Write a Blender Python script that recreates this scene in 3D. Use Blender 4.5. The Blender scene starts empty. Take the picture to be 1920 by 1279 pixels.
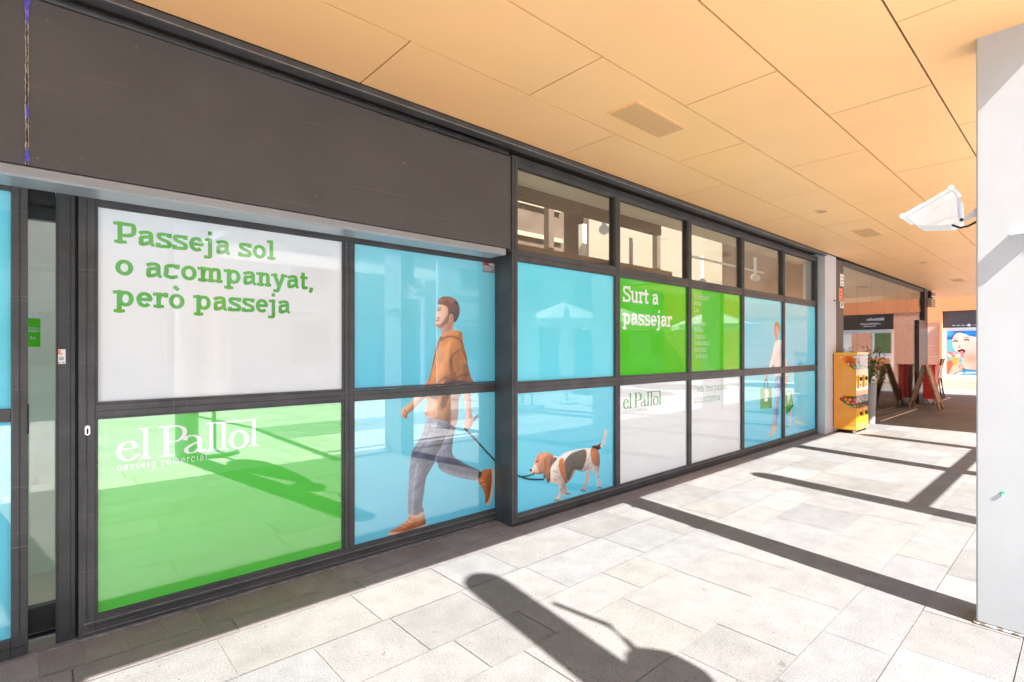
import bpy, bmesh, math, random
import numpy as np
from mathutils import Vector, Matrix

random.seed(7)
rng = np.random.default_rng(7)
scene = bpy.context.scene
COL = scene.collection
R = math.radians

# ------------------------------------------------------------------ camera
cam_d = bpy.data.cameras.new('camera')
cam = bpy.data.objects.new('camera', cam_d)
COL.objects.link(cam)
cam.location = (0, 0, 1.45)
cam.rotation_euler = (R(90), 0, R(48.05 - 90))
cam_d.sensor_width = 36
cam_d.lens = 978.0 / 1920 * 36
cam_d.shift_y = 15.5 / 1920
cam_d.clip_start = 0.05
cam_d.clip_end = 3000
scene.camera = cam

# ------------------------------------------------------------------ light
SUN_EL, SUN_AZ = 46.3, 9.0            # light travels towards +Y, turned a little to +X
world = bpy.data.worlds.new('World')
scene.world = world
world.use_nodes = True
wn = world.node_tree
sky = wn.nodes.new('ShaderNodeTexSky')
sky.sky_type = 'NISHITA'
sky.sun_disc = False
sky.sun_elevation = R(SUN_EL)
sky.sun_rotation = R(180 + SUN_AZ)
bg = wn.nodes['Background']
bg.inputs['Strength'].default_value = 0.095
wn.links.new(sky.outputs[0], bg.inputs[0])
sd = bpy.data.lights.new('sun', 'SUN')
sd.energy = 5.0
sd.angle = R(0.5)
sd.color = (1.0, 0.965, 0.92)
sun = bpy.data.objects.new('sun', sd)
COL.objects.link(sun)
ldir = Vector((math.sin(R(SUN_AZ)) * math.cos(R(SUN_EL)), math.cos(R(SUN_AZ)) * math.cos(R(SUN_EL)), -math.sin(R(SUN_EL))))
sun.rotation_euler = ldir.to_track_quat('-Z', 'Y').to_euler()
sun.location = (-2, -20, 20)

vs = scene.view_settings
vs.view_transform = 'Standard'
vs.look = 'None'
vs.gamma = 1
vs.use_curve_mapping = False
vs.exposure = 2.05
cy = scene.cycles
cy.use_denoising = True
cy.max_bounces = 10
cy.diffuse_bounces = 6
cy.glossy_bounces = 4
cy.transparent_max_bounces = 16
cy.caustics_reflective = False
cy.caustics_refractive = False

# ------------------------------------------------------------------ materials
def s2l(c):
    return tuple((x / 255 / 12.92) if x <= 10.3 else ((x / 255 + 0.055) / 1.055) ** 2.4 for x in c)

def new_mat(name):
    m = bpy.data.materials.new(name)
    m.use_nodes = True
    nt = m.node_tree
    return m, nt, nt.nodes['Principled BSDF']

def mat(name, col, rough=0.6, metal=0.0, var=0.0, scale=6.0, bump=0.0, bscale=60.0, stretch=None,
        spots=None, coat=None, emit=None, spec=0.5, streaks=None):
    """Principled surface with object-space noise in colour and relief."""
    m, nt, p = new_mat(name)
    N, Lk = nt.nodes, nt.links
    p.inputs['Roughness'].default_value = rough
    p.inputs['Metallic'].default_value = metal
    p.inputs['Specular IOR Level'].default_value = spec
    c4 = tuple(col) + (1,)
    tc = N.new('ShaderNodeTexCoord')
    src = tc.outputs['Object']
    if stretch:
        mp = N.new('ShaderNodeMapping')
        mp.inputs['Scale'].default_value = stretch
        Lk.new(src, mp.inputs[0])
        src = mp.outputs[0]
    out = None
    if var:
        nz = N.new('ShaderNodeTexNoise')
        nz.inputs['Scale'].default_value = scale
        nz.inputs['Detail'].default_value = 6
        Lk.new(src, nz.inputs['Vector'])
        rp = N.new('ShaderNodeMapRange')
        rp.inputs[1].default_value = 0.3
        rp.inputs[2].default_value = 0.7
        rp.inputs[3].default_value = 1 - var
        rp.inputs[4].default_value = 1 + var
        Lk.new(nz.outputs[0], rp.inputs[0])
        mx = N.new('ShaderNodeMix')
        mx.data_type = 'RGBA'
        mx.blend_type = 'MULTIPLY'
        mx.inputs[0].default_value = 1
        mx.inputs[6].default_value = c4
        Lk.new(rp.outputs[0], mx.inputs[7])
        out = mx.outputs[2]
    if spots:
        sc, th, sc_col = spots
        n2 = N.new('ShaderNodeTexNoise')
        n2.inputs['Scale'].default_value = sc
        n2.inputs['Detail'].default_value = 3
        Lk.new(src, n2.inputs['Vector'])
        r2 = N.new('ShaderNodeMapRange')
        r2.inputs[1].default_value = th
        r2.inputs[2].default_value = th + 0.06
        Lk.new(n2.outputs[0], r2.inputs[0])
        m2 = N.new('ShaderNodeMix')
        m2.data_type = 'RGBA'
        Lk.new(r2.outputs[0], m2.inputs[0])
        if out:
            Lk.new(out, m2.inputs[6])
        else:
            m2.inputs[6].default_value = c4
        m2.inputs[7].default_value = tuple(sc_col) + (1,)
        out = m2.outputs[2]
    if streaks:
        for st_, sc_col in streaks:
            mp2 = N.new('ShaderNodeMapping')
            mp2.inputs['Scale'].default_value = st_
            Lk.new(tc.outputs['Object'], mp2.inputs[0])
            n4 = N.new('ShaderNodeTexNoise')
            n4.inputs['Scale'].default_value = 1.0
            n4.inputs['Detail'].default_value = 3
            Lk.new(mp2.outputs[0], n4.inputs['Vector'])
            r4 = N.new('ShaderNodeMapRange')
            r4.inputs[1].default_value = 0.66
            r4.inputs[2].default_value = 0.74
            Lk.new(n4.outputs[0], r4.inputs[0])
            m4 = N.new('ShaderNodeMix')
            m4.data_type = 'RGBA'
            Lk.new(r4.outputs[0], m4.inputs[0])
            if out:
                Lk.new(out, m4.inputs[6])
            else:
                m4.inputs[6].default_value = c4
            m4.inputs[7].default_value = tuple(sc_col) + (1,)
            out = m4.outputs[2]
    if out:
        Lk.new(out, p.inputs['Base Color'])
    else:
        p.inputs['Base Color'].default_value = c4
    if bump:
        n3 = N.new('ShaderNodeTexNoise')
        n3.inputs['Scale'].default_value = bscale
        n3.inputs['Detail'].default_value = 5
        Lk.new(src, n3.inputs['Vector'])
        bp = N.new('ShaderNodeBump')
        bp.inputs['Strength'].default_value = bump
        bp.inputs['Distance'].default_value = 0.01
        Lk.new(n3.outputs[0], bp.inputs['Height'])
        Lk.new(bp.outputs[0], p.inputs['Normal'])
    if coat:
        p.inputs['Coat Weight'].default_value = 1
        p.inputs['Coat IOR'].default_value = coat
        p.inputs['Coat Roughness'].default_value = 0.0
    if emit:
        p.inputs['Emission Color'].default_value = tuple(emit[:3]) + (1,)
        p.inputs['Emission Strength'].default_value = emit[3]
    return m

COAT = 2.2          # left bay, seen steeply
COAT_R = 1.55       # right bay
def film(name, col, var=0.02, coat=COAT):
    return mat(name, col, rough=0.7, var=var, scale=2.5, coat=coat, spec=0.0)

def print_mat(name, coat=COAT):
    """Printed film: colour comes from the print stored on the mesh."""
    m, nt, p = new_mat(name)
    a = nt.nodes.new('ShaderNodeVertexColor')
    a.layer_name = 'Print'
    nz = nt.nodes.new('ShaderNodeTexNoise')
    nz.inputs['Scale'].default_value = 140
    mx = nt.nodes.new('ShaderNodeMix')
    mx.data_type = 'RGBA'
    mx.blend_type = 'OVERLAY'
    mx.inputs[0].default_value = 0.16
    nt.links.new(a.outputs[0], mx.inputs[6])
    nt.links.new(nz.outputs[0], mx.inputs[7])
    nt.links.new(mx.outputs[2], p.inputs['Base Color'])
    p.inputs['Roughness'].default_value = 0.7
    p.inputs['Specular IOR Level'].default_value = 0.0
    if coat:
        p.inputs['Coat Weight'].default_value = 1
        p.inputs['Coat IOR'].default_value = coat
        p.inputs['Coat Roughness'].default_value = 0.0
    return m

def glass(name, ior=1.8, tint=(1, 1, 1), rough=0.0):
    m, nt, p = new_mat(name)
    N, Lk = nt.nodes, nt.links
    N.remove(p)
    tr = N.new('ShaderNodeBsdfTransparent')
    tr.inputs[0].default_value = tuple(tint) + (1,)
    gl = N.new('ShaderNodeBsdfGlossy')
    gl.inputs['Roughness'].default_value = rough
    fr = N.new('ShaderNodeFresnel')
    ge = N.new('ShaderNodeNewGeometry')      # the same reflectance on the way in and out of the sheet
    ma = N.new('ShaderNodeMath')
    ma.operation = 'MULTIPLY_ADD'
    ma.inputs[1].default_value = 1 / ior - ior
    ma.inputs[2].default_value = ior
    Lk.new(ge.outputs['Backfacing'], ma.inputs[0])
    Lk.new(ma.outputs[0], fr.inputs[0])
    mx = N.new('ShaderNodeMixShader')
    Lk.new(fr.outputs[0], mx.inputs[0])
    Lk.new(tr.outputs[0], mx.inputs[1])
    Lk.new(gl.outputs[0], mx.inputs[2])
    Lk.new(mx.outputs[0], N['Material Output'].inputs[0])
    return m

M = {}
M['frame'] = mat('anodised_frame', (0.062, 0.062, 0.064), 0.42, 0.0, 0.30, 5, 0.12, 40, stretch=(1, 1, 1),
                 spots=(55, 0.70, (0.20, 0.19, 0.18)),
                 streaks=(((2.2, 90, 110), (0.15, 0.147, 0.145)), ((110, 90, 2.2), (0.12, 0.118, 0.116))))
M['frame_dark'] = mat('dark_steel_post', (0.045, 0.047, 0.048), 0.4, 0.0, 0.25, 8, 0.05, 80,
                      spots=(60, 0.72, (0.14, 0.14, 0.14)))
M['gasket'] = mat('black_gasket', (0.012, 0.012, 0.012), 0.7)
M['edge_metal'] = mat('worn_metal_edge', (0.26, 0.255, 0.25), 0.4, 0.3, 0.3, 30)
M['silver'] = mat('silver_trim', (0.33, 0.365, 0.40), 0.38, 0.25, 0.12, 7, 0.05, 50, stretch=(0.2, 1, 1))
M['sign'] = mat('dark_sign_vinyl', (0.078, 0.072, 0.071), 0.55, 0.0, 0.10, 3, 0.25, 420,
                spots=(34, 0.72, (0.17, 0.158, 0.15)), streaks=(((1.5, 1, 22), (0.098, 0.09, 0.088)), ((70, 1, 70), (0.12, 0.112, 0.108))))
M['white_film'] = film('frosted_white_film', (0.85, 0.91, 0.94))
M['green_film'] = film('green_film', (0.09, 0.64, 0.06))
M['lime_film'] = film('lime_film', (0.10, 0.62, 0.02), 0.02, COAT_R)
M['cyan_film'] = film('cyan_film', (0.17, 0.76, 0.93))
M['white_film_r'] = film('frosted_white_film_right', (0.86, 0.91, 0.93), 0.02, COAT_R)
M['cyan_film_r'] = film('cyan_film_right', (0.17, 0.76, 0.93), 0.02, COAT_R)
M['text_white_r'] = film('white_lettering_right', (0.88, 0.89, 0.88), 0.02, COAT_R)
M['text_green'] = film('green_lettering', (0.115, 0.47, 0.045), 0.12)
M['text_white'] = film('white_lettering', (0.88, 0.89, 0.88))
M['text_dark'] = film('dark_green_lettering', (0.055, 0.33, 0.06), 0.02, COAT_R)
M['text_grey'] = film('grey_lettering', (0.50, 0.56, 0.53), 0.02, COAT_R)
M['text_sage'] = film('sage_lettering', (0.18, 0.42, 0.22), 0.02, COAT_R)
M['clear'] = glass('clear_glass', 1.68, (0.93, 0.92, 0.88))
M['shopglass'] = glass('storefront_glass', 1.6, (0.94, 0.95, 0.94))
M['thinglass'] = glass('thin_plastic', 1.35, (0.97, 0.97, 0.96))
M['soffit'] = mat('orange_soffit_panel', (0.97, 0.555, 0.25), 0.42, 0, 0.03, 1.2, 0.0,
                  spots=(9, 0.76, (0.80, 0.44, 0.18)))
M['dirt'] = mat('dirt_line', (0.16, 0.13, 0.10), 0.95, 0, 0.6, 40, spots=(45, 0.5, (0.42, 0.41, 0.40)))
M['joint'] = mat('soffit_joint', (0.05, 0.03, 0.02), 0.9)
M['column_render'] = mat('column_render', (0.47, 0.475, 0.485), 0.8, 0, 0.05, 2.2, 0.045, 22, spots=(7, 0.755, (0.50, 0.50, 0.49)))
M['render_white'] = mat('white_render', (0.60, 0.625, 0.66), 0.8, 0, 0.03, 3, 0.10, 45)
M['pilaster'] = mat('grey_cladding', (0.58, 0.61, 0.66), 0.5, 0, 0.04, 2)
M['brown_panel'] = mat('brown_panel', (0.09, 0.075, 0.07), 0.5, 0, 0.1, 4)
M['black'] = mat('black_paint', (0.012, 0.012, 0.013), 0.4, 0, 0.2, 10)
M['granite'] = mat('black_granite', (0.02, 0.021, 0.02), 0.15, 0, 0.5, 30, spots=(60, 0.62, (0.10, 0.11, 0.10)))
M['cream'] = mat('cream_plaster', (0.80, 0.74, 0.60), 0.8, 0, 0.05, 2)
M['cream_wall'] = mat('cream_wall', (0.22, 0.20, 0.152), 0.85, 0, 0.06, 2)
M['brown_wall'] = mat('brown_void', (0.095, 0.068, 0.052), 0.9, 0, 0.2, 3)
M['tan'] = mat('tan_blind', (0.42, 0.30, 0.20), 0.8, 0, 0.1, 5)
M['white_paint'] = mat('white_enamel', (0.86, 0.86, 0.85), 0.35, 0, 0.06, 14)
M['yellow'] = mat('yellow_plastic', (0.96, 0.37, 0.03), 0.32, 0, 0.05, 5, coat=1.4)
M['yellow2'] = mat('bright_yellow_plastic', (0.92, 0.56, 0.015), 0.3, 0, 0.05, 5, coat=1.4)
M['red'] = mat('red_panel', (0.70, 0.04, 0.035), 0.4, 0, 0.15, 5)
M['rust_wood'] = mat('worn_brown_wood', (0.36, 0.18, 0.10), 0.55, 0, 0.5, 14, 0.2, 40,
                     spots=(30, 0.62, (0.42, 0.33, 0.24)))
M['dark_metal'] = mat('dark_metal', (0.05, 0.04, 0.04), 0.4, 0.4, 0.2, 20)
M['chrome'] = mat('chrome', (0.6, 0.6, 0.6), 0.2, 1.0, 0.1, 20)
M['orange_wall'] = mat('orange_render', (0.84, 0.27, 0.10), 0.75, 0, 0.07, 1.3, 0.1, 40)
M['wall_tile'] = mat('salmon_tile', (0.78, 0.37, 0.235), 0.5, 0, 0.06, 2)
M['plinth'] = mat('cream_stone', (0.72, 0.60, 0.46), 0.7, 0, 0.06, 6)
M['pale'] = mat('pale_stone', (0.86, 0.85, 0.82), 0.7, 0, 0.05, 4)
M['canvas'] = mat('white_canvas', (0.82, 0.80, 0.74), 0.8, 0, 0.05, 5)
M['facade_far'] = mat('pale_facade', (0.62, 0.60, 0.56), 0.8, 0, 0.06, 1)
M['window_far'] = mat('far_window', (0.10, 0.12, 0.14), 0.1, 0, 0.3, 0.5)
M['leaf'] = mat('leaf_green', (0.085, 0.16, 0.05), 0.5, 0, 0.5, 20)
M['pot'] = mat('pot_grey', (0.3, 0.28, 0.26), 0.7, 0, 0.1, 10)
M['purple'] = mat('purple_foam', (0.09, 0.07, 0.42), 0.7, 0, 0.4, 60)
M['torn'] = mat('torn_vinyl_edge', (0.38, 0.33, 0.28), 0.8, 0, 0.4, 80)
M['paper'] = mat('white_paper', (0.8, 0.8, 0.79), 0.7)
M['orange_paper'] = mat('orange_paper', (0.85, 0.30, 0.15), 0.7)
M['sticker_red'] = mat('red_sticker', (0.6, 0.03, 0.03), 0.5)
M['sticker_grey'] = mat('grey_sticker', (0.24, 0.25, 0.25), 0.5)
M['teal'] = mat('green_paint_smear', (0.02, 0.42, 0.25), 0.6)
M['bulb'] = mat('warm_bulb', (1, 0.8, 0.5), 0.5, emit=(1, 0.72, 0.3, 6))
M['floor_in'] = mat('interior_floor', (0.55, 0.50, 0.44), 0.5, 0, 0.05, 3)
M['lamp_glass'] = mat('lamp_face', (0.70, 0.72, 0.70), 0.1, 0, 0.05, 5)

def paver_mat(name, pit):
    """Granite pavers: per-slab tone on the mesh, grain, pits and broad dirt."""
    m, nt, p = new_mat(name)
    N, Lk = nt.nodes, nt.links
    a = N.new('ShaderNodeVertexColor')
    a.layer_name = 'Tone'
    tc = N.new('ShaderNodeTexCoord')
    def noise(sc, det=5, rough=0.6):
        n = N.new('ShaderNodeTexNoise')
        n.inputs['Scale'].default_value = sc
        n.inputs['Detail'].default_value = det
        n.inputs['Roughness'].default_value = rough
        Lk.new(tc.outputs['Object'], n.inputs['Vector'])
        return n.outputs[0]
    def rng_(src, a0, a1, b0, b1):
        r = N.new('ShaderNodeMapRange')
        for i, v in enumerate((a0, a1, b0, b1)):
            r.inputs[i + 1].default_value = v
        Lk.new(src, r.inputs[0])
        return r.outputs[0]
    def mul(c, f):
        x = N.new('ShaderNodeMix')
        x.data_type = 'RGBA'
        x.blend_type = 'MULTIPLY'
        x.inputs[0].default_value = 1
        Lk.new(c, x.inputs[6])
        Lk.new(f, x.inputs[7])
        return x.outputs[2]
    c = mul(a.outputs[0], rng_(noise(130, 3), 0.32, 0.68, 0.72, 1.26))
    c = mul(c, rng_(noise(1.1, 6), 0.3, 0.7, 0.88, 1.08))
    c = mul(c, rng_(noise(7, 5), 0.35, 0.72, 1.05, 0.84))
    pits = rng_(noise(62, 2), 0.655, 0.70, 1.0, 0.40)
    # pits only on the rougher slabs (alpha of the tone layer)
    pm = N.new('ShaderNodeMix')
    pm.data_type = 'RGBA'
    Lk.new(a.outputs[1], pm.inputs[0])
    pm.inputs[6].default_value = (1, 1, 1, 1)
    Lk.new(pits, pm.inputs[7])
    c = mul(c, pm.outputs[2])
    c = mul(c, rng_(noise(6.5, 2), 0.742, 0.755, 1.0, 0.66))
    c = mul(c, rng_(noise(17, 2), 0.735, 0.75, 1.0, 0.6))
    Lk.new(c, p.inputs['Base Color'])
    p.inputs['Roughness'].default_value = 0.72
    b = N.new('ShaderNodeBump')
    b.inputs['Strength'].default_value = 0.25
    b.inputs['Distance'].default_value = 0.004
    Lk.new(noise(160, 4), b.inputs['Height'])
    Lk.new(b.outputs[0], p.inputs['Normal'])
    return m
M['paver'] = paver_mat('granite_pavers', 1)
M['grout_light'] = mat('pale_grout', (0.42, 0.38, 0.36), 0.9, 0, 0.2, 20)
M['grout'] = mat('grout', (0.20, 0.185, 0.17), 0.9, 0, 0.2, 20)
M['ground'] = mat('plain_paving', (0.40, 0.38, 0.36), 0.8, 0, 0.1, 1)

# ------------------------------------------------------------------ mesh helpers
class MB:
    def __init__(s):
        s.v, s.f = [], []
    def box(s, x0, x1, y0, y1, z0, z1):
        b = len(s.v)
        s.v += [(x0, y0, z0), (x1, y0, z0), (x1, y1, z0), (x0, y1, z0), (x0, y0, z1), (x1, y0, z1), (x1, y1, z1), (x0, y1, z1)]
        s.f += [tuple(b + i for i in q) for q in ((0, 3, 2, 1), (4, 5, 6, 7), (0, 1, 5, 4), (1, 2, 6, 5), (2, 3, 7, 6), (3, 0, 4, 7))]
        return s
    def poly(s, pts):
        b = len(s.v)
        s.v += [tuple(p) for p in pts]
        s.f.append(tuple(range(b, b + len(pts))))
        return s
    def prism(s, prof, axis, a, b_):
        """profile of (u,v) pairs swept along an axis: x -> (y,z), y -> (x,z), z -> (x,y)"""
        n = len(prof)
        o = len(s.v)
        for t in (a, b_):
            for u, v in prof:
                s.v.append({'x': (t, u, v), 'y': (u, t, v), 'z': (u, v, t)}[axis])
        s.f.append(tuple(o + i for i in range(n))[::-1])
        s.f.append(tuple(o + n + i for i in range(n)))
        for i in range(n):
            j = (i + 1) % n
            s.f.append((o + i, o + j, o + n + j, o + n + i))
        return s
    def tube(s, pts, r, n=10, cap=True):
        pts = [Vector(p) for p in pts]
        rs = r if isinstance(r, (list, tuple)) else [r] * len(pts)
        o = len(s.v)
        up = Vector((0, 0, 1))
        for i, p in enumerate(pts):
            d = (pts[min(i + 1, len(pts) - 1)] - pts[max(i - 1, 0)]).normalized()
            a = d.cross(up)
            if a.length < 1e-3:
                a = d.cross(Vector((1, 0, 0)))
            a.normalize()
            b = a.cross(d)
            for k in range(n):
                t = 2 * math.pi * k / n
                s.v.append(tuple(p + (a * math.cos(t) + b * math.sin(t)) * rs[i]))
        for i in range(len(pts) - 1):
            for k in range(n):
                k2 = (k + 1) % n
                s.f.append((o + i * n + k, o + i * n + k2, o + (i + 1) * n + k2, o + (i + 1) * n + k))
        if cap:
            s.f.append(tuple(o + k for k in range(n))[::-1])
            s.f.append(tuple(o + (len(pts) - 1) * n + k for k in range(n)))
        return s
    def lathe(s, prof, c=(0, 0, 0), n=24):
        o = len(s.v)
        for r, z in prof:
            for k in range(n):
                t = 2 * math.pi * k / n
                s.v.append((c[0] + r * math.cos(t), c[1] + r * math.sin(t), c[2] + z))
        for i in range(len(prof) - 1):
            for k in range(n):
                k2 = (k + 1) % n
                s.f.append((o + i * n + k, o + i * n + k2, o + (i + 1) * n + k2, o + (i + 1) * n + k))
        s.f.append(tuple(o + k for k in range(n))[::-1])
        s.f.append(tuple(o + (len(prof) - 1) * n + k for k in range(n)))
        return s
    def build(s, name, m, parent=None, bevel=0.0, smooth=False):
        me = bpy.data.meshes.new(name)
        me.from_pydata(s.v, [], s.f)
        me.update()
        o = bpy.data.objects.new(name, me)
        COL.objects.link(o)
        me.materials.append(M[m] if isinstance(m, str) else m)
        if smooth:
            for p in me.polygons:
                p.use_smooth = True
        if bevel:
            b = o.modifiers.new('bevel', 'BEVEL')
            b.width = bevel
            b.segments = 2
            b.limit_method = 'ANGLE'
        if parent is not None:
            o.parent = parent
            o.matrix_parent_inverse = Matrix.Translation(-Vector(parent_loc(parent)))
        return o

def parent_loc(o):
    v = Vector((0, 0, 0))
    while o is not None:
        v += o.location
        if o.parent is not None:
            v += o.matrix_parent_inverse.translation
        o = o.parent
    return v

def tag(o, label, cat, group=None, kind=None):
    o['label'] = label
    if cat:
        o['category'] = cat
    if group:
        o['group'] = group
    if kind:
        o['kind'] = kind
    return o

def thing(name, label, cat, loc=(0, 0, 0), group=None):
    o = bpy.data.objects.new(name, None)
    o.empty_display_size = 0.1
    COL.objects.link(o)
    o.location = loc
    tag(o, label, cat, group)
    return o

def struct(o):
    o['kind'] = 'structure'
    return o

def copy_tree(o, loc, label, first=True, parent=None):
    c = o.copy()
    COL.objects.link(c)
    if parent is not None:
        inv = o.matrix_parent_inverse.copy()
        c.parent = parent
        c.matrix_parent_inverse = inv
    else:
        c.location = loc
        c['label'] = label
    for ch in list(o.children):
        copy_tree(ch, None, None, False, c)
    return c

def cr(pts, closed=False, k=6):
    """Catmull-Rom through 2-D points"""
    P = [np.array(p, float) for p in pts]
    n = len(P)
    out = []
    segs = n if closed else n - 1
    for i in range(segs):
        if closed:
            a, b, c, d = P[(i - 1) % n], P[i], P[(i + 1) % n], P[(i + 2) % n]
        else:
            a, b, c, d = P[max(i - 1, 0)], P[i], P[i + 1], P[min(i + 2, n - 1)]
        for t in np.linspace(0, 1, k, endpoint=False):
            out.append(0.5 * (2 * b + (c - a) * t + (2 * a - 5 * b + 4 * c - d) * t * t + (3 * b - a - 3 * c + d) * t ** 3))
    if not closed:
        out.append(P[-1])
    return [tuple(p) for p in out]

# ------------------------------------------------------------------ lettering built from pen strokes
# em units: x-height .53, capitals .71, ascender .75, descender -.20
def el(cx, cy, rx, ry, a0, a1, n=14):
    return [(cx + rx * math.cos(R(a0 + (a1 - a0) * i / n)), cy + ry * math.sin(R(a0 + (a1 - a0) * i / n))) for i in range(n + 1)]

def glyph(ch, w, serif):
    """-> (advance, strokes, serifs) ; a stroke is (points, smooth) ; a serif is (x0,x1,y_centre)"""
    h, H, A, D = 0.53, 0.71, 0.75, -0.20
    e = w / 2
    S, F = [], []
    L = lambda *p: S.append((list(p), False))
    C = lambda *p: S.append((cr(list(p), False, 6), True))
    def bowl(cx, rx, y0=0.0, y1=h, a0=0, a1=360):
        S.append((el(cx, (y0 + y1) / 2, rx - e, (y1 - y0) / 2 - e, a0, a1, 28), True))
    s = 0.085 + e
    def ft(x, y, l=s, r=s):
        F.append((x - l, x + r, y))
    if ch == 'a':
        L((0.40, e), (0.40, 0.36)); C((0.40, 0.34), (0.385, 0.43), (0.32, h - e * 0.98), (0.22, h - e), (0.11, h - e - 0.04), (0.075, 0.40))
        C((0.40, 0.315), (0.27, 0.315), (0.14, 0.275), (0.06 + e, 0.165), (0.09 + e * 0.6, 0.07), (0.20, e), (0.32, 0.05 + e), (0.40, 0.15))
        F.append((0.40, 0.50, e)); adv = 0.525
    elif ch == 'c':
        C((0.43, 0.38), (0.38, h - e - 0.03), (0.27, h - e), (0.12, 0.42), (0.04 + e, h / 2), (0.10, 0.12), (0.26, e), (0.38, e + 0.03), (0.44, 0.11))
        if serif: L((0.43, h - 0.01), (0.43, 0.36))
        adv = 0.50
    elif ch == 'd':
        bowl(0.25, 0.215); L((0.455, 0.0), (0.455, A)); F += [(0.35, 0.455, A - e * 0.7), (0.455, 0.56, e * 0.8)]; adv = 0.58
    elif ch == 'e':
        S.append((el(0.265, h / 2, 0.225 - e * 0.9, h / 2 - e, 0, 318, 30), True)); L((0.06, h / 2 + 0.005), (0.475, h / 2 + 0.005)); adv = 0.52
    elif ch == 'g':
        bowl(0.25, 0.215); L((0.455, h), (0.455, 0.02)); C((0.455, 0.05), (0.44, -0.10), (0.34, D + e), (0.20, D + e), (0.10, -0.13)); F.append((0.455, 0.56, h - e * 0.8)); adv = 0.58
    elif ch in 'ij':
        x = 0.16 if ch == 'i' else 0.17
        if ch == 'i':
            L((x, 0), (x, h)); ft(x, e); F.append((x - 0.10 - e, x, h - e))
        else:
            L((x, h), (x, -0.05)); C((x, 0), (x - 0.005, -0.11), (0.09, D + e * 0.9), (-0.03, D + e)); F.append((x - 0.11 - e, x, h - e))
        L((x, 0.635), (x, 0.635 + max(w, 0.075) * 1.0)); adv = 0.31
    elif ch == 'l':
        L((0.15, 0), (0.15, A)); ft(0.15, e); F.append((0.15 - 0.10 - e, 0.15, A - e)); adv = 0.31
    elif ch in 'mn':
        def arch(x):
            C((x, 0.33), (x + 0.06, 0.45), (x + 0.15, h - e), (x + 0.235, 0.44), (x + 0.255, 0.33)); L((x + 0.255, 0.36), (x + 0.255, 0)); ft(x + 0.255, e, s * 0.8, s * 0.8)
        L((0.15, 0), (0.15, h)); ft(0.15, e, s, s * 0.8); F.append((0.05 - e, 0.15, h - e)); arch(0.15); adv = 0.57
        if ch == 'm':
            arch(0.405); adv = 0.84
    elif ch in 'oòó':
        bowl(0.275, 0.24); adv = 0.555
        if ch == 'ò': L((0.20, 0.77), (0.33, 0.64))
        if ch == 'ó': L((0.35, 0.77), (0.24, 0.64))
    elif ch in 'pq':
        if ch == 'p':
            L((0.145, D), (0.145, h)); bowl(0.315, 0.225); ft(0.145, D + e); F.append((0.04 - e, 0.145, h - e))
        else:
            bowl(0.25, 0.215); L((0.455, D), (0.455, h)); ft(0.455, D + e)
        adv = 0.575
    elif ch == 'r':
        L((0.15, 0), (0.15, h)); ft(0.15, e); F.append((0.05 - e, 0.15, h - e)); C((0.15, 0.30), (0.20, 0.43), (0.29, h - e), (0.385, h - e)); adv = 0.41
        if serif: L((0.385 - e * 0.3, h), (0.385 - e * 0.3, 0.37))
    elif ch == 's':
        C((0.40, 0.375), (0.375, 0.45), (0.25, h - e), (0.12, 0.455), (0.10, 0.37), (0.17, 0.30), (0.30, 0.25), (0.40, 0.185), (0.385, 0.08), (0.25, e), (0.11, 0.065), (0.075, 0.16))
        if serif: L((0.40, h - 0.015), (0.40, 0.37)); L((0.075, 0.015), (0.075, 0.165))
        adv = 0.475
    elif ch == 't':
        L((0.15, 0.66), (0.15, 0.13)); C((0.15, 0.16), (0.165, 0.06), (0.24, e), (0.34, e + 0.02)); L((0.03, h - e), (0.33, h - e)); adv = 0.36
    elif ch == 'u':
        L((0.13, h), (0.13, 0.20)); C((0.13, 0.22), (0.15, 0.08), (0.25, e), (0.36, 0.09), (0.42, 0.2)); L((0.42, h), (0.42, 0)); F += [(0.03 - e, 0.13, h - e), (0.32, 0.42, h - e), (0.42, 0.53, e)]; adv = 0.56
    elif ch in 'vy':
        L((0.07, h), (0.25, 0.02)); ft(0.07, h - e, s * 0.8, s * 0.8); ft(0.43, h - e, s * 0.8, s * 0.8); adv = 0.50
        if ch == 'v': L((0.43, h), (0.25, 0.02))
        else: C((0.43, h), (0.25, 0.03), (0.19, -0.12), (0.12, D + e), (0.03, D + e + 0.02))
    elif ch == 'z':
        L((0.05, h - e), (0.41, h - e)); L((0.39, h - e), (0.07, e)); L((0.05, e), (0.42, e)); adv = 0.47
    elif ch == 'é':
        a0, S, F = glyph('e', w, serif); S.append(([(0.34, 0.77), (0.24, 0.64)], False)); return a0, S, F
    elif ch == ',':
        L((0.12, 0.10), (0.12, 0.02), (0.06, -0.11)); adv = 0.24
    elif ch == 'P':
        L((0.16, 0), (0.16, H)); C((0.16, H - e), (0.36, H - e), (0.50, 0.63), (0.545 - e * 0.2, 0.49), (0.50, 0.35), (0.36, 0.28), (0.16, 0.28)); ft(0.16, e, s, s * 1.2); F.append((0.05 - e, 0.16, H - e)); adv = 0.60
    elif ch == 'S':
        C((0.49, 0.52), (0.46, 0.62), (0.30, H - e), (0.14, 0.62), (0.105, 0.50), (0.19, 0.40), (0.36, 0.33), (0.49, 0.245), (0.475, 0.10), (0.30, e), (0.12, 0.09), (0.085, 0.22))
        if serif: L((0.49, H), (0.49, 0.51)); L((0.085, 0), (0.085, 0.22))
        adv = 0.58
    elif ch in 'CÒ':
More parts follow.
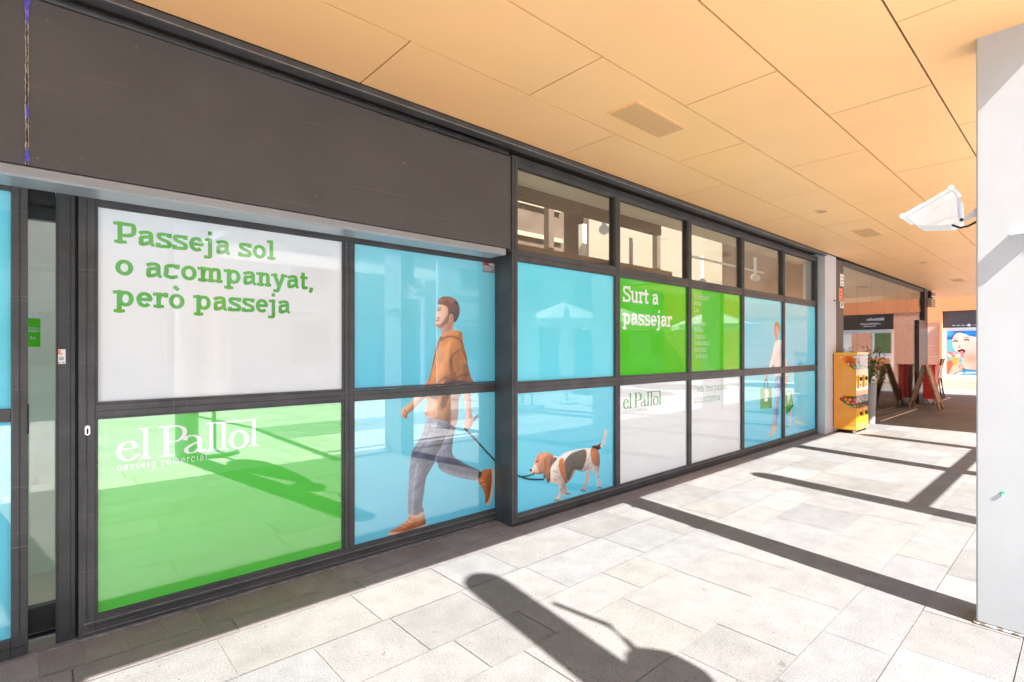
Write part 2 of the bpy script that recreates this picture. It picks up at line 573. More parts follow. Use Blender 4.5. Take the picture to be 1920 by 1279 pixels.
        if ch == 'C':
            C((0.53, 0.50), (0.48, 0.62), (0.32, H - e), (0.14, 0.59), (0.05 + e, H / 2), (0.13, 0.13), (0.32, e), (0.47, 0.08), (0.54, 0.20)); adv = 0.60
        else:
            bowl(0.33, 0.29, 0, H); L((0.25, 0.93), (0.38, 0.81)); adv = 0.66
    elif ch == 'A':
        L((0.08, 0), (0.32, H)); L((0.32, H), (0.57, 0)); L((0.17, 0.22), (0.48, 0.22)); ft(0.08, e); ft(0.57, e); adv = 0.66
    elif ch == 'M':
        L((0.14, 0), (0.14, H)); L((0.14, H), (0.42, 0.1)); L((0.42, 0.1), (0.70, H)); L((0.70, H), (0.70, 0)); ft(0.14, e); ft(0.70, e); adv = 0.85
    elif ch == 'L':
        L((0.15, 0), (0.15, H)); L((0.06, e), (0.50, e)); L((0.48, 0), (0.48, 0.17)); ft(0.15, H - e); adv = 0.54
    elif ch in 'BR':
        L((0.15, 0), (0.15, H)); C((0.15, H - e), (0.36, H - e), (0.48, 0.55), (0.36, 0.38), (0.15, 0.37)); F += [(0.05 - e, 0.15, H - e), (0.05 - e, 0.25, e)]
        if ch == 'B': C((0.15, 0.37), (0.38, 0.36), (0.53, 0.20), (0.38, e), (0.15, e))
        else: L((0.33, 0.37), (0.54, 0.02))
        adv = 0.60
    elif ch == 'J':
        L((0.38, H), (0.38, 0.18)); C((0.38, 0.2), (0.35, 0.06), (0.22, e), (0.09, 0.08), (0.07, 0.2)); ft(0.38, H - e); adv = 0.54
    else:
        adv = 0.25
    return adv, S, F

def strokes_to_mesh(strokes, thick, thin, mb, to3, counter):
    for pts, smooth in strokes:
        P = np.array(pts, float)
        n = len(P)
        closed = np.allclose(P[0], P[-1]) and n > 4
        Lft, Rgt = [], []
        for i in range(n):
            if closed:
                d = P[(i + 1) % (n - 1)] - P[(i - 1) % (n - 1)]
            else:
                d = P[min(i + 1, n - 1)] - P[max(i - 1, 0)]
            l = np.hypot(*d) or 1
            d = d / l
            w = thin + (thick - thin) * abs(d[1]) ** 1.3
            nn = np.array((-d[1], d[0]))
            if not smooth and 0 < i < n - 1:
                w *= 1.1
            Lft.append(P[i] + nn * w / 2)
            Rgt.append(P[i] - nn * w / 2)
        off = counter[0] * 0.00004
        counter[0] = (counter[0] + 1) % 14
        b = len(mb.v)
        for i in range(n):
            mb.v.append(to3(Lft[i][0], Lft[i][1], off))
            mb.v.append(to3(Rgt[i][0], Rgt[i][1], off))
        for i in range(n - 1):
            mb.f.append((b + 2 * i, b + 2 * i + 1, b + 2 * i + 3, b + 2 * i + 2))

def lettering(name, text, x, z, yplane, em, m, parent, width=None, thick=0.13, thin=None, serif=True, track=0.0,
              sx=1.0, to=None, serif_t=None):
    """text on an upright plane facing -Y, left end at x, baseline z; width fits the line to that length"""
    thin = thick * 0.86 if thin is None else thin
    serif_t = thin if serif_t is None else serif_t
    mb = MB()
    cnt = [0]
    adv_total = sum(glyph(c, thick, serif)[0] + track for c in text)
    if width:
        sx = width / (adv_total * em)
    cur = 0.0
    for c in text:
        a, S, F = glyph(c, thick, serif)
        def to3(u, v, off, cur=cur):
            if to:
                return to(x + (cur + u) * em * sx, z + v * em, off)
            return (x + (cur + u) * em * sx, yplane - off, z + v * em)
        strokes_to_mesh(S, thick, thin, mb, to3, cnt)
        if serif:
            for x0, x1, y in F:
                strokes_to_mesh([([(x0, y), (x1, y)], False)], serif_t, serif_t, mb, to3, cnt)
        cur += a + track
    return mb.build(name, m, parent)

def palol_logo(x, z, yplane, sx, sz, m, parent, sub_m):
    """'el Pallol' in high-contrast serif capitals with the bar that ties the l's; sx, sz are metres per unit"""
    mb = MB()
    cnt = [0]
    to3 = lambda u, v, off: (x + u * sx, yplane - off, z + v * sz)
    W, T = 0.032, 0.017
    def st(pts, smooth=True, th=W, tn=T):
        strokes_to_mesh([(cr(pts, False, 7) if smooth else pts, smooth)], th, tn, mb, to3, cnt)
    def ser(x0, x1, y, t=T):
        strokes_to_mesh([([(x0, y), (x1, y)], False)], t, t, mb, to3, cnt)
        xm = (x0 + x1) / 2
    def bracket(xc, y, up):
        s_ = 1 if up else -1
        b = len(mb.v)
        off = cnt[0] * 0.00004
        cnt[0] = (cnt[0] + 1) % 14
        for u, v in ((xc - 0.03, y), (xc + 0.03, y), (xc + W / 2, y + s_ * 0.035), (xc - W / 2, y + s_ * 0.035)):
            mb.v.append(to3(u, v, off))
        mb.f.append((b, b + 1, b + 2, b + 3))
    # units: 1.0 = left of the e to the last l stem ; x-height .275, ascender .44
    st([(0.022, 0.163), (0.08, 0.168), (0.125, 0.170)], True, T, T)
    st([(0.122, 0.172), (0.116, 0.235), (0.078, 0.265), (0.036, 0.232), (0.016, 0.135), (0.036, 0.04), (0.082, 0.006), (0.118, 0.035), (0.136, 0.078)])
    st([(0.188, 0), (0.188, 0.44)], False)
    ser(0.147, 0.226, 0.008); bracket(0.188, 0.012, True)
    st([(0.148, 0.425), (0.188, 0.432)], False, 0.018, 0.02)
    xc = 0.329
    st([(xc, 0), (xc, 0.435)], False, W * 1.15, T)
    ser(0.277, 0.391, 0.008); bracket(xc, 0.012, True); ser(0.275, 0.34, 0.427)
    st([(xc, 0.427), (0.40, 0.428), (0.448, 0.39), (0.460, 0.32), (0.440, 0.245), (0.40, 0.208), (xc + 0.01, 0.203)])
    st([(0.463, 0.205), (0.475, 0.252), (0.518, 0.266), (0.556, 0.235), (0.568, 0.17)])
    st([(0.568, 0.20), (0.568, 0.07), (0.580, 0.015), (0.614, 0.042)])
    st([(0.565, 0.165), (0.505, 0.125), (0.470, 0.07), (0.486, 0.015), (0.535, 0.018), (0.566, 0.065)])
    for xc in (0.658, 0.752):
        st([(xc, 0), (xc, 0.425)], False)
        ser(xc - 0.036, xc + 0.040, 0.008); bracket(xc, 0.012, True)
    st(el(0.876, 0.132, 0.066, 0.134, 0, 360, 28), False, 0.032, T)
    st([(1.0, 0), (1.0, 0.43)], False)
    ser(0.958, 1.04, 0.008); bracket(1.0, 0.012, True)
    ser(0.620, 1.014, 0.424, 0.024)
    o = mb.build('logo_lettering', m, parent)
    lettering('subtitle_lettering', 'passeig comercial', x, z - 0.125 * sz, yplane, sz * 0.148, sub_m, parent,
              width=0.635 * sx, thick=0.075, serif=False, track=0.10)
    return o

# ------------------------------------------------------------------ printed pictures: painted on a fine mesh in metres
class Print:
    """A flat sheet of small cells whose colours are laid down shape by shape, like ink."""
    def __init__(s, x0, x1, z0, z1, step, base):
        s.nx = max(2, int(round((x1 - x0) / step)) + 1)
        s.nz = max(2, int(round((z1 - z0) / step)) + 1)
        s.u = np.linspace(x0, x1, s.nx)
        s.w = np.linspace(z0, z1, s.nz)
        s.X, s.Z = np.meshgrid(s.u, s.w)
        s.c = np.zeros(s.X.shape + (3,))
        s.c[:] = s2l(base)
        s.st = step
        s.gr = {}
    def noise(s, sc, seed):
        r = np.random.default_rng(seed)
        n = int(2 + max(s.u[-1] - s.u[0], s.w[-1] - s.w[0]) / sc) + 3
        g = r.random((n, n))
        fx = (s.X - s.u[0]) / sc
        fz = (s.Z - s.w[0]) / sc
        i, j = fx.astype(int), fz.astype(int)
        a, b = fx - i, fz - j
        a, b = a * a * (3 - 2 * a), b * b * (3 - 2 * b)
        return (g[j, i] * (1 - a) * (1 - b) + g[j, i + 1] * a * (1 - b) + g[j + 1, i] * (1 - a) * b + g[j + 1, i + 1] * a * b)
    def mask(s, pts, soft=None, smooth=True):
        soft = soft or s.st
        if smooth:
            pts = cr(pts, True, 4)
        P = np.array(pts)
        Q = np.roll(P, -1, 0)
        pad = soft * 2
        inside = np.zeros(s.X.shape, bool)
        dist = np.full(s.X.shape, 9.0)
        ix = (s.u > P[:, 0].min() - pad) & (s.u < P[:, 0].max() + pad)
        iz = (s.w > P[:, 1].min() - pad) & (s.w < P[:, 1].max() + pad)
        if not ix.any() or not iz.any():
            return np.zeros(s.X.shape)
        sl = np.ix_(iz, ix)
        x, z = s.X[sl], s.Z[sl]
        ins = np.zeros(x.shape, bool)
        dd = np.full(x.shape, 9.0)
        for (ax, az), (bx, bz) in zip(P, Q):
            if az != bz:
                c = ((az > z) != (bz > z)) & (x < (bx - ax) * (z - az) / (bz - az) + ax)
                ins ^= c
            l2 = (bx - ax) ** 2 + (bz - az) ** 2 + 1e-12
            t = np.clip(((x - ax) * (bx - ax) + (z - az) * (bz - az)) / l2, 0, 1)
            dd = np.minimum(dd, np.hypot(x - ax - t * (bx - ax), z - az - t * (bz - az)))
        sd_ = np.where(ins, dd, -dd)
        out = np.zeros(s.X.shape)
        out[sl] = np.clip(sd_ / soft + 0.5, 0, 1)
        return out
    def lay(s, m, col, a=1.0):
        m = (m * a)[..., None]
        s.c = s.c * (1 - m) + np.array(s2l(col)) * m
    def fill(s, pts, col, a=1.0, soft=None, smooth=True):
        m = s.mask(pts, soft, smooth)
        s.lay(m, col, a)
        return m
    def line(s, pts, wid, col, a=1.0, soft=None, clip=None, smooth=True):
        P = cr(pts, False, 5) if smooth and len(pts) > 2 else pts
        soft = soft or s.st
        d = np.full(s.X.shape, 9.0)
        for (ax, az), (bx, bz) in zip(P[:-1], P[1:]):
            l2 = (bx - ax) ** 2 + (bz - az) ** 2 + 1e-12
            t = np.clip(((s.X - ax) * (bx - ax) + (s.Z - az) * (bz - az)) / l2, 0, 1)
            d = np.minimum(d, np.hypot(s.X - ax - t * (bx - ax), s.Z - az - t * (bz - az)))
        m = np.clip((wid / 2 - d) / soft + 0.5, 0, 1)
        if clip is not None:
            m = m * clip
        s.lay(m, col, a)
    def blob(s, x, z, rx, rz, col, a=1.0, clip=None):
        m = np.exp(-(((s.X - x) / rx) ** 2 + ((s.Z - z) / rz) ** 2))
        if clip is not None:
            m = m * clip
        s.lay(m, col, a)
    def grain(s, clip, sc, amt, seed):
        n = (s.noise(sc, seed) - 0.5) * 2 * amt
        s.c *= 1 + (n * clip)[..., None]
    def _blur(s, a, r):
        for _ in range(2):
            for ax in (0, 1):
                pad = [(0, 0), (0, 0)]
                pad[ax] = (r, r)
                c = np.cumsum(np.pad(a, pad, mode='edge'), axis=ax)
                c = np.concatenate([np.zeros_like(np.take(c, [0], ax)), c], axis=ax)
                n = a.shape[ax]
                hi = np.take(c, np.arange(2 * r + 1, 2 * r + 1 + n), ax)
                lo = np.take(c, np.arange(0, n), ax)
                a = (hi - lo) / (2 * r + 1)
        return a
    def model(s, m, amt, r, lx=-0.75, lz=0.65):
        """rounded look of the photographed body or cloth: lighter towards the printed light, darker away"""
        b = s._blur(m, r)
        gz, gx = np.gradient(b)
        sh = -(gx * lx + gz * lz) * r * 2.2
        s.c *= np.clip(1 + amt * sh * m, 0.45, 1.5)[..., None]
    def folds(s, m, sx, sz, ang, amt, seed):
        r_ = np.random.default_rng(seed)
        ca, sa = math.cos(ang), math.sin(ang)
        u = (s.X * ca + s.Z * sa) / sx + 50
        w = (-s.X * sa + s.Z * ca) / sz + 50
        g = r_.random((256, 256))
        i, j = u.astype(int) % 255, w.astype(int) % 255
        a, b = u % 1, w % 1
        a, b = a * a * (3 - 2 * a), b * b * (3 - 2 * b)
        n = g[j, i] * (1 - a) * (1 - b) + g[j, i + 1] * a * (1 - b) + g[j + 1, i] * (1 - a) * b + g[j + 1, i + 1] * a * b
        s.c *= np.clip(1 + (n - 0.5) * 2 * amt * m, 0.4, 1.6)[..., None]
    def build(s, name, m, parent, to3):
        v = [to3(x, z) for x, z in zip(s.X.ravel(), s.Z.ravel())]
        nx, nz = s.nx, s.nz
        f = [(j * nx + i, j * nx + i + 1, (j + 1) * nx + i + 1, (j + 1) * nx + i) for j in range(nz - 1) for i in range(nx - 1)]
        mb = MB()
        mb.v, mb.f = v, f
        o = mb.build(name, m, parent)
        at = o.data.color_attributes.new('Print', 'FLOAT_COLOR', 'POINT')
        c = np.ones((nx * nz, 4))
        c[:, :3] = np.clip(s.c.reshape(-1, 3) * PRINT_GAIN, 0, 0.95)
        at.data.foreach_set('color', c.ravel().astype(np.float32))
        return o

PRINT_GAIN = 1.0
M['print'] = print_mat('printed_film')
M['print_r'] = print_mat('printed_film_right', COAT_R)
M['print_matt'] = print_mat('printed_poster', 1.5)

# traced outlines: picture coordinates taken back onto the plane of the glass, in metres
_th = R(48.05)
def unproj(px, py, yplane=None, xplane=None):
    a, b = (px - 960) / 978, (655 - py) / 978
    d = (math.cos(_th) + math.sin(_th) * a, math.sin(_th) - math.cos(_th) * a, b)
    t = yplane / d[1] if yplane is not None else xplane / d[0]
    return (t * d[0], t * d[1], 1.45 + t * d[2])

def tracer(ox, oy, scale, yplane=None, xplane=None):
    def T(pts):
        out = []
        for zx, zy in pts:
            p = unproj(ox + zx / scale, oy + zy / scale, yplane, xplane)
            out.append((p[0], p[2]) if xplane is None else (-p[1], p[2]))
        return out
    return T

YG_L, YG_R = 3.385, 3.19          # glass faces of the two bays
CY1, CY2 = (128, 226, 246), (94, 208, 242)

def cyan_base(p, seed):
    t = np.clip((p.w[-1] - p.Z) / (p.w[-1] - p.w[0]), 0, 1)
    n = p.noise(0.5, seed)
    m = np.clip(t * 0.75 + (n - 0.5) * 0.3, 0, 1)
    p.lay(m, CY2)

def man_upper(x0, x1, z0, z1, parent):
    p = Print(x0, x1, z0, z1, 0.0052, CY1)
    cyan_base(p, 1)
    T = tracer(655, 450, 4.568, YG_L)
    hood = T([(785, 820), (830, 792), (880, 776), (930, 775), (958, 790), (972, 830), (972, 870), (985, 930), (1005, 1000), (1018, 1090), (1040, 1170), (1046, 1260), (660, 1290), (682, 1190), (702, 1110), (716, 1030), (736, 950), (757, 870), (770, 842)])
    neck = T([(785, 735), (830, 790), (790, 818), (785, 780), (770, 745), (840, 700), (893, 690), (888, 775), (850, 795)])
    p.fill(neck, (205, 150, 125), smooth=False)
    face = T([(772, 545), (762, 578), (757, 605), (743, 634), (736, 654), (752, 664), (741, 676), (746, 690), (738, 706), (739, 738), (758, 749), (785, 755), (802, 785), (840, 790), (880, 740), (893, 690), (886, 630), (850, 600), (840, 570), (800, 552)])
    mf = p.fill(face, (232, 180, 152))
    p.model(mf, 0.55, 7)
    p.blob(*T([(800, 640)])[0], 0.035, 0.05, (246, 205, 180), 0.7, mf)
    p.blob(*T([(860, 740)])[0], 0.05, 0.05, (186, 128, 100), 0.8, mf)
    beard = T([(862, 665), (850, 700), (822, 728), (786, 752), (752, 745), (741, 728), (752, 722), (772, 728), (800, 700), (822, 670), (842, 640), (856, 640)])
    p.fill(beard, (128, 84, 60), 0.85, 0.02)
    p.line(T([(745, 690), (765, 690)]), 0.012, (150, 80, 70), 0.9)
    p.line(T([(752, 668), (775, 672)]), 0.012, (130, 85, 62), 0.7)
    p.line(T([(760, 605), (780, 600)]), 0.010, (96, 62, 46), 0.95)
    p.line(T([(757, 588), (785, 582)]), 0.010, (120, 76, 54), 0.8)
    p.fill(T([(858, 650), (872, 637), (886, 648), (880, 680), (866, 700), (856, 690)]), (214, 150, 124))
    p.line(T([(868, 652), (876, 665), (868, 688)]), 0.008, (150, 90, 70), 0.8)
    hair = T([(758, 545), (763, 515), (785, 492), (825, 484), (875, 490), (918, 518), (940, 558), (946, 600), (938, 652), (918, 690), (896, 708), (893, 670), (884, 640), (866, 634), (854, 650), (846, 640), (846, 600), (834, 572), (800, 556), (776, 552)])
    mh = p.fill(hair, (112, 66, 46))
    p.folds(mh, 0.05, 0.012, 2.6, 0.45, 3)
    p.model(mh, 0.7, 7)
    p.line(T([(775, 520), (830, 502), (890, 520)]), 0.025, (168, 104, 74), 0.7, 0.02, mh)
    p.line(T([(845, 600), (880, 620)]), 0.03, (70, 42, 32), 0.6, 0.02, mh)
    m = p.fill(hood, (204, 134, 70))
    p.model(m, 1.0, 16)
    p.folds(m, 0.22, 0.06, 1.2, 0.28, 31)
    p.folds(m, 0.09, 0.022, 0.9, 0.2, 32)
    for q, rx, rz, c, a in (((790, 960), 0.06, 0.10, (226, 164, 96), 0.8), ((930, 900), 0.07, 0.05, (214, 148, 82), 0.8), ((960, 1040), 0.03, 0.09, (206, 140, 76), 0.7),
                            ((870, 1060), 0.018, 0.10, (118, 66, 32), 0.9), ((850, 1190), 0.06, 0.02, (126, 70, 34), 0.9), ((1000, 1150), 0.04, 0.025, (130, 76, 40), 0.8),
                            ((730, 1100), 0.03, 0.12, (216, 152, 90), 0.6), ((800, 830), 0.05, 0.03, (212, 150, 92), 0.7)):
        p.blob(*T([q])[0], rx, rz, c, a, m)
    p.grain(m, 0.05, 0.10, 5)
    for ln, w_, c, a in (([(778, 838), (745, 940), (715, 1060), (684, 1195)], 0.010, (86, 46, 26), 0.95), ([(790, 850), (845, 828), (905, 832), (950, 860), (985, 920)], 0.012, (120, 66, 32), 0.9),
                         ([(775, 830), (790, 860)], 0.014, (96, 54, 30), 0.9), ([(950, 945), (905, 968), (872, 1010), (866, 1040), (880, 1100), (910, 1160)], 0.010, (112, 62, 32), 0.85),
                         ([(945, 950), (975, 1000), (1000, 1060)], 0.007, (235, 190, 140), 0.6), ([(745, 1240), (830, 1170), (890, 1150)], 0.016, (130, 74, 38), 0.7),
                         ([(905, 1190), (960, 1160), (1030, 1150)], 0.014, (120, 68, 36), 0.8), ([(830, 1225), (920, 1215), (1000, 1225)], 0.03, (84, 46, 28), 0.85)):
        p.line(T(ln), w_, c, a, 0.012, m)
    return p.build('printed_pane', 'print', parent, lambda x, z: (x, YG_L, z))

def man_lower(x0, x1, z0, z1, parent):
    p = Print(x0, x1, z0, z1, 0.0052, CY1)
    cyan_base(p, 2)
    T = tracer(655, 730, 4.568, YG_L)
    # trailing leg
    leg2 = T([(905, 315), (888, 430), (880, 540), (912, 588), (960, 618), (1040, 660), (1115, 697), (1105, 740), (1085, 778), (1000, 768), (900, 745), (820, 715), (778, 690), (755, 640), (745, 600), (790, 460)])
    m2 = p.fill(leg2, (104, 112, 134))
    p.model(m2, 1.0, 11)
    p.folds(m2, 0.12, 0.025, 0.4, 0.3, 33)
    p.line(T([(770, 640), (880, 665), (1000, 700), (1100, 725)]), 0.10, (72, 80, 104), 0.8, 0.05, m2)
    p.line(T([(790, 700), (900, 738), (1080, 770)]), 0.05, (150, 156, 166), 0.7, 0.04, m2)
    p.grain(m2, 0.02, 0.16, 8)
    leg1 = T([(665, 245), (640, 330), (600, 420), (560, 490), (532, 550), (518, 640), (512, 740), (504, 860), (502, 980), (512, 1072), (630, 1060), (625, 985), (640, 880), (657, 760), (700, 680), (745, 600), (790, 490), (850, 400), (905, 315), (800, 280), (720, 255)])
    m1 = p.fill(leg1, (116, 124, 146))
    p.model(m1, 1.0, 12)
    p.folds(m1, 0.12, 0.03, 0.5, 0.3, 34)
    p.folds(m1, 0.05, 0.012, 0.2, 0.12, 35)
    for ln, w_, c, a in (([(600, 450), (700, 420), (850, 430)], 0.03, (66, 72, 94), 0.7), ([(560, 560), (690, 590)], 0.08, (84, 92, 116), 0.6), ([(690, 300), (640, 470), (560, 560)], 0.012, (70, 76, 98), 0.7),
                         ([(585, 640), (560, 760), (545, 900), (540, 1060)], 0.010, (176, 180, 188), 0.8), ([(880, 330), (800, 480), (740, 600)], 0.010, (190, 194, 204), 0.85),
                         ([(530, 700), (520, 900), (520, 1050)], 0.04, (138, 145, 162), 0.6), ([(620, 760), (600, 900), (590, 1050)], 0.05, (92, 100, 122), 0.5),
                         ([(700, 345), (880, 372)], 0.04, (74, 80, 102), 0.7), ([(740, 510), (860, 490)], 0.03, (70, 76, 98), 0.7), ([(720, 285), (890, 322)], 0.025, (132, 138, 156), 0.7)):
        p.line(T(ln), w_, c, a, 0.02, m1)
    p.grain(m1, 0.02, 0.16, 9)
    # shoes and sock
    p.fill(T([(1098, 712), (1145, 698), (1135, 760), (1100, 775)]), (52, 54, 60), smooth=False)
    s2_ = p.fill(T([(1142, 690), (1200, 684), (1226, 684), (1234, 760), (1226, 860), (1204, 950), (1186, 980), (1164, 978), (1160, 920), (1140, 850), (1104, 800), (1100, 772), (1130, 745)]), (176, 100, 50))
    p.model(s2_, 0.8, 6)
    p.line(T([(1228, 686), (1232, 760), (1224, 860), (1200, 955), (1182, 980)]), 0.028, (226, 206, 180), 0.95)
    p.line(T([(1108, 790), (1150, 780)]), 0.012, (220, 160, 100), 0.8, None, s2_)
    p.line(T([(1125, 825), (1165, 810)]), 0.012, (220, 160, 100), 0.8, None, s2_)
    p.blob(*T([(1190, 880)])[0], 0.02, 0.08, (140, 74, 34), 0.7, s2_)
    s1_ = p.fill(T([(515, 1072), (570, 1078), (630, 1050), (648, 1110), (656, 1150), (650, 1185), (560, 1218), (450, 1246), (360, 1252), (342, 1238), (350, 1212), (400, 1190), (450, 1158), (500, 1112)]), (178, 104, 56))
    p.model(s1_, 0.8, 6)
    p.line(T([(345, 1242), (450, 1238), (560, 1208), (652, 1172)]), 0.028, (228, 208, 184), 0.95, None, None)
    p.line(T([(345, 1256), (450, 1250), (560, 1222), (655, 1184)]), 0.010, (70, 60, 60), 0.9)
    p.blob(*T([(600, 1110)])[0], 0.05, 0.04, (206, 134, 80), 0.7, s1_)
    for q in ((440, 1168), (470, 1148), (500, 1130)):
        p.line(T([q, (q[0] + 40, q[1] + 12)]), 0.008, (230, 190, 150), 0.8, None, s1_)
    p.fill(T([(518, 1068), (575, 1080), (632, 1050), (628, 1085), (575, 1105), (520, 1095)]), (212, 176, 148), 0.9)
    # arms
    arm = T([(665, 30), (600, 45), (560, 70), (530, 105), (495, 140), (462, 162), (444, 195), (450, 228), (476, 248), (497, 249), (500, 212), (540, 182), (582, 142), (640, 85), (672, 60)])
    ma = p.fill(arm, (226, 168, 138))
    p.model(ma, 0.8, 6)
    p.line(T([(480, 240), (490, 200), (470, 175)]), 0.008, (150, 92, 72), 0.8, None, ma)
    p.line(T([(465, 235), (468, 200)]), 0.007, (160, 100, 80), 0.7, None, ma)
    p.line(T([(520, 200), (600, 120), (660, 70)]), 0.03, (196, 132, 104), 0.6, 0.03, ma)
    arm2 = T([(972, 20), (1036, 20), (1042, 100), (1048, 200), (1056, 250), (1062, 290), (1046, 316), (1026, 346), (1004, 347), (978, 326), (984, 290), (1000, 240), (996, 160), (984, 80)])
    mb_ = p.fill(arm2, (222, 158, 128))
    p.model(mb_, 0.8, 6)
    p.line(T([(1040, 60), (1045, 240)]), 0.03, (186, 118, 92), 0.7, 0.03, mb_)
    for q in ((990, 300), (1004, 320), (1022, 332)):
        p.line(T([q, (q[0] + 22, q[1] - 34)]), 0.006, (160, 96, 76), 0.8, None, mb_)
    p.fill(T([(1058, 268), (1062, 250), (1096, 218), (1106, 228), (1100, 245), (1072, 274)]), (44, 46, 52))
    p.line(T([(988, 338), (1080, 430), (1170, 530), (1265, 628)]), 0.016, (38, 50, 58), 1)
    hood = T([(668, 20), (940, 0), (937, 100), (932, 230), (906, 318), (860, 292), (760, 264), (692, 252), (645, 214), (655, 180), (668, 100)])
    m = p.fill(hood, (206, 144, 84))
    p.model(m, 1.0, 14)
    p.folds(m, 0.16, 0.045, 1.3, 0.27, 36)
    p.folds(m, 0.07, 0.02, 0.3, 0.12, 37)
    for ln, w_, c, a in (([(660, 215), (760, 165), (800, 175)], 0.012, (140, 84, 44), 0.7), ([(735, 40), (725, 160), (745, 250)], 0.010, (150, 92, 50), 0.6), ([(830, 40), (805, 130)], 0.06, (100, 60, 40), 0.8),
                         ([(710, 45), (735, 70)], 0.05, (86, 54, 40), 0.8), ([(915, 40), (890, 180), (900, 300)], 0.03, (160, 98, 54), 0.7), ([(650, 205), (700, 245), (800, 268), (905, 310)], 0.02, (166, 106, 60), 0.8), ([(700, 120), (690, 220)], 0.05, (226, 168, 110), 0.6)):
        p.line(T(ln), w_, c, a, 0.015, m)
    p.grain(m, 0.05, 0.08, 12)
    return p.build('printed_pane', 'print', parent, lambda x, z: (x, YG_L, z))

def dog_pane(x0, x1, z0, z1, parent):
    p = Print(x0, x1, z0, z1, 0.006, CY1)
    cyan_base(p, 4)
    T = tracer(940, 700, 4.264, YG_R)
    W = (226, 212, 200)
    p.line(T([(735, 600), (775, 592), (805, 570)]), 0.05, (84, 48, 36), 1)
    p.line(T([(803, 578), (822, 530), (834, 466)]), 0.045, W, 1)
    # far legs
    p.fill(T([(690, 780), (705, 830), (690, 880), (668, 925), (640, 945), (632, 938), (645, 915), (668, 880), (672, 820)]), (196, 176, 160))
    p.fill(T([(490, 880), (520, 900), (525, 950), (535, 968), (500, 965), (492, 930)]), (180, 156, 140))
    body = T([(408, 665), (460, 668), (500, 640), (560, 620), (640, 604), (700, 598), (755, 605), (785, 645), (786, 740), (778, 800), (790, 860), (788, 910), (768, 918), (762, 900), (770, 850), (752, 800), (735, 772), (700, 765), (650, 790), (600, 772), (575, 820), (545, 862), (520, 885), (500, 900), (492, 960), (478, 1000), (466, 1018), (428, 1020), (436, 998), (458, 968), (456, 892), (402, 880), (382, 835), (372, 760)])
    m = p.fill(body, W)
    p.blob(*T([(560, 800)])[0], 0.25, 0.05, (190, 164, 148), 0.5, m)
    p.fill(T([(522, 678), (562, 640), (642, 611), (674, 614), (682, 660), (662, 740), (632, 776), (582, 770), (560, 815), (545, 850), (527, 852), (508, 765), (506, 712)]), (92, 82, 76))
    p.fill(T([(468, 688), (500, 688), (510, 760), (522, 840), (530, 862), (514, 878), (480, 820), (458, 745)]), (190, 112, 60))
    p.fill(T([(716, 604), (762, 608), (786, 655), (784, 738), (742, 734), (718, 690)]), (188, 112, 64))
    p.fill(T([(690, 770), (720, 765), (735, 790), (700, 785)]), (206, 160, 140), 0.8)
    p.model(m, 0.9, 9)
    p.folds(m, 0.05, 0.014, 0.5, 0.16, 41)
    for q in ((440, 790), (470, 840), (430, 850), (500, 800), (470, 930), (690, 690), (775, 830), (420, 780)):
        p.blob(*T([q])[0], 0.012, 0.008, (120, 90, 76), 0.8, m)
    p.grain(m, 0.014, 0.10, 14)
    p.fill(T([(395, 690), (430, 672), (446, 680), (430, 705), (390, 745)]), (90, 78, 70))
    head = T([(226, 774), (246, 764), (266, 712), (286, 655), (330, 632), (382, 636), (412, 656), (420, 700), (392, 760), (370, 800), (300, 808), (256, 800), (234, 790)])
    mh = p.fill(head, (206, 146, 110))
    p.fill(T([(228, 774), (248, 765), (268, 730), (285, 745), (300, 800), (256, 800), (234, 790)]), (232, 208, 192), 0.85, 0.02)
    p.blob(*T([(300, 690)])[0], 0.03, 0.03, (176, 108, 74), 0.7, mh)
    p.line(T([(278, 708), (292, 704)]), 0.014, (70, 44, 36), 0.9)
    p.line(T([(250, 795), (300, 800), (330, 790)]), 0.012, (150, 96, 76), 0.8)
    p.fill(T([(224, 772), (236, 764), (246, 776), (240, 788), (228, 784)]), (54, 44, 44))
    ear = T([(348, 668), (382, 652), (410, 690), (394, 760), (390, 860), (366, 870), (352, 800), (336, 735)])
    p.model(mh, 0.8, 7)
    p.folds(mh, 0.04, 0.012, 1.0, 0.2, 42)
    me_ = p.fill(ear, (172, 108, 74))
    p.model(me_, 0.9, 5)
    p.line(T([(352, 690), (352, 780), (370, 860)]), 0.02, (132, 78, 52), 0.7, 0.02, me_)
    p.line(T([(385, 680), (378, 780)]), 0.03, (206, 140, 104), 0.6, 0.03, me_)
    p.fill(T([(335, 815), (352, 808), (356, 836), (340, 838)]), (90, 78, 70))
    for q in ((430, 1014), (640, 938), (770, 912), (520, 962)):
        p.line(T([q, (q[0] + 30, q[1] + 2)]), 0.02, (120, 96, 84), 0.7)
    p.line(T([(100, 806), (150, 826), (210, 845), (280, 850), (340, 848)]), 0.016, (42, 56, 66), 1)
    p.line(T([(165, 828), (215, 820), (262, 806)]), 0.013, (42, 56, 66), 1)
    return p.build('printed_pane', 'print_r', parent, lambda x, z: (x, YG_R, z))

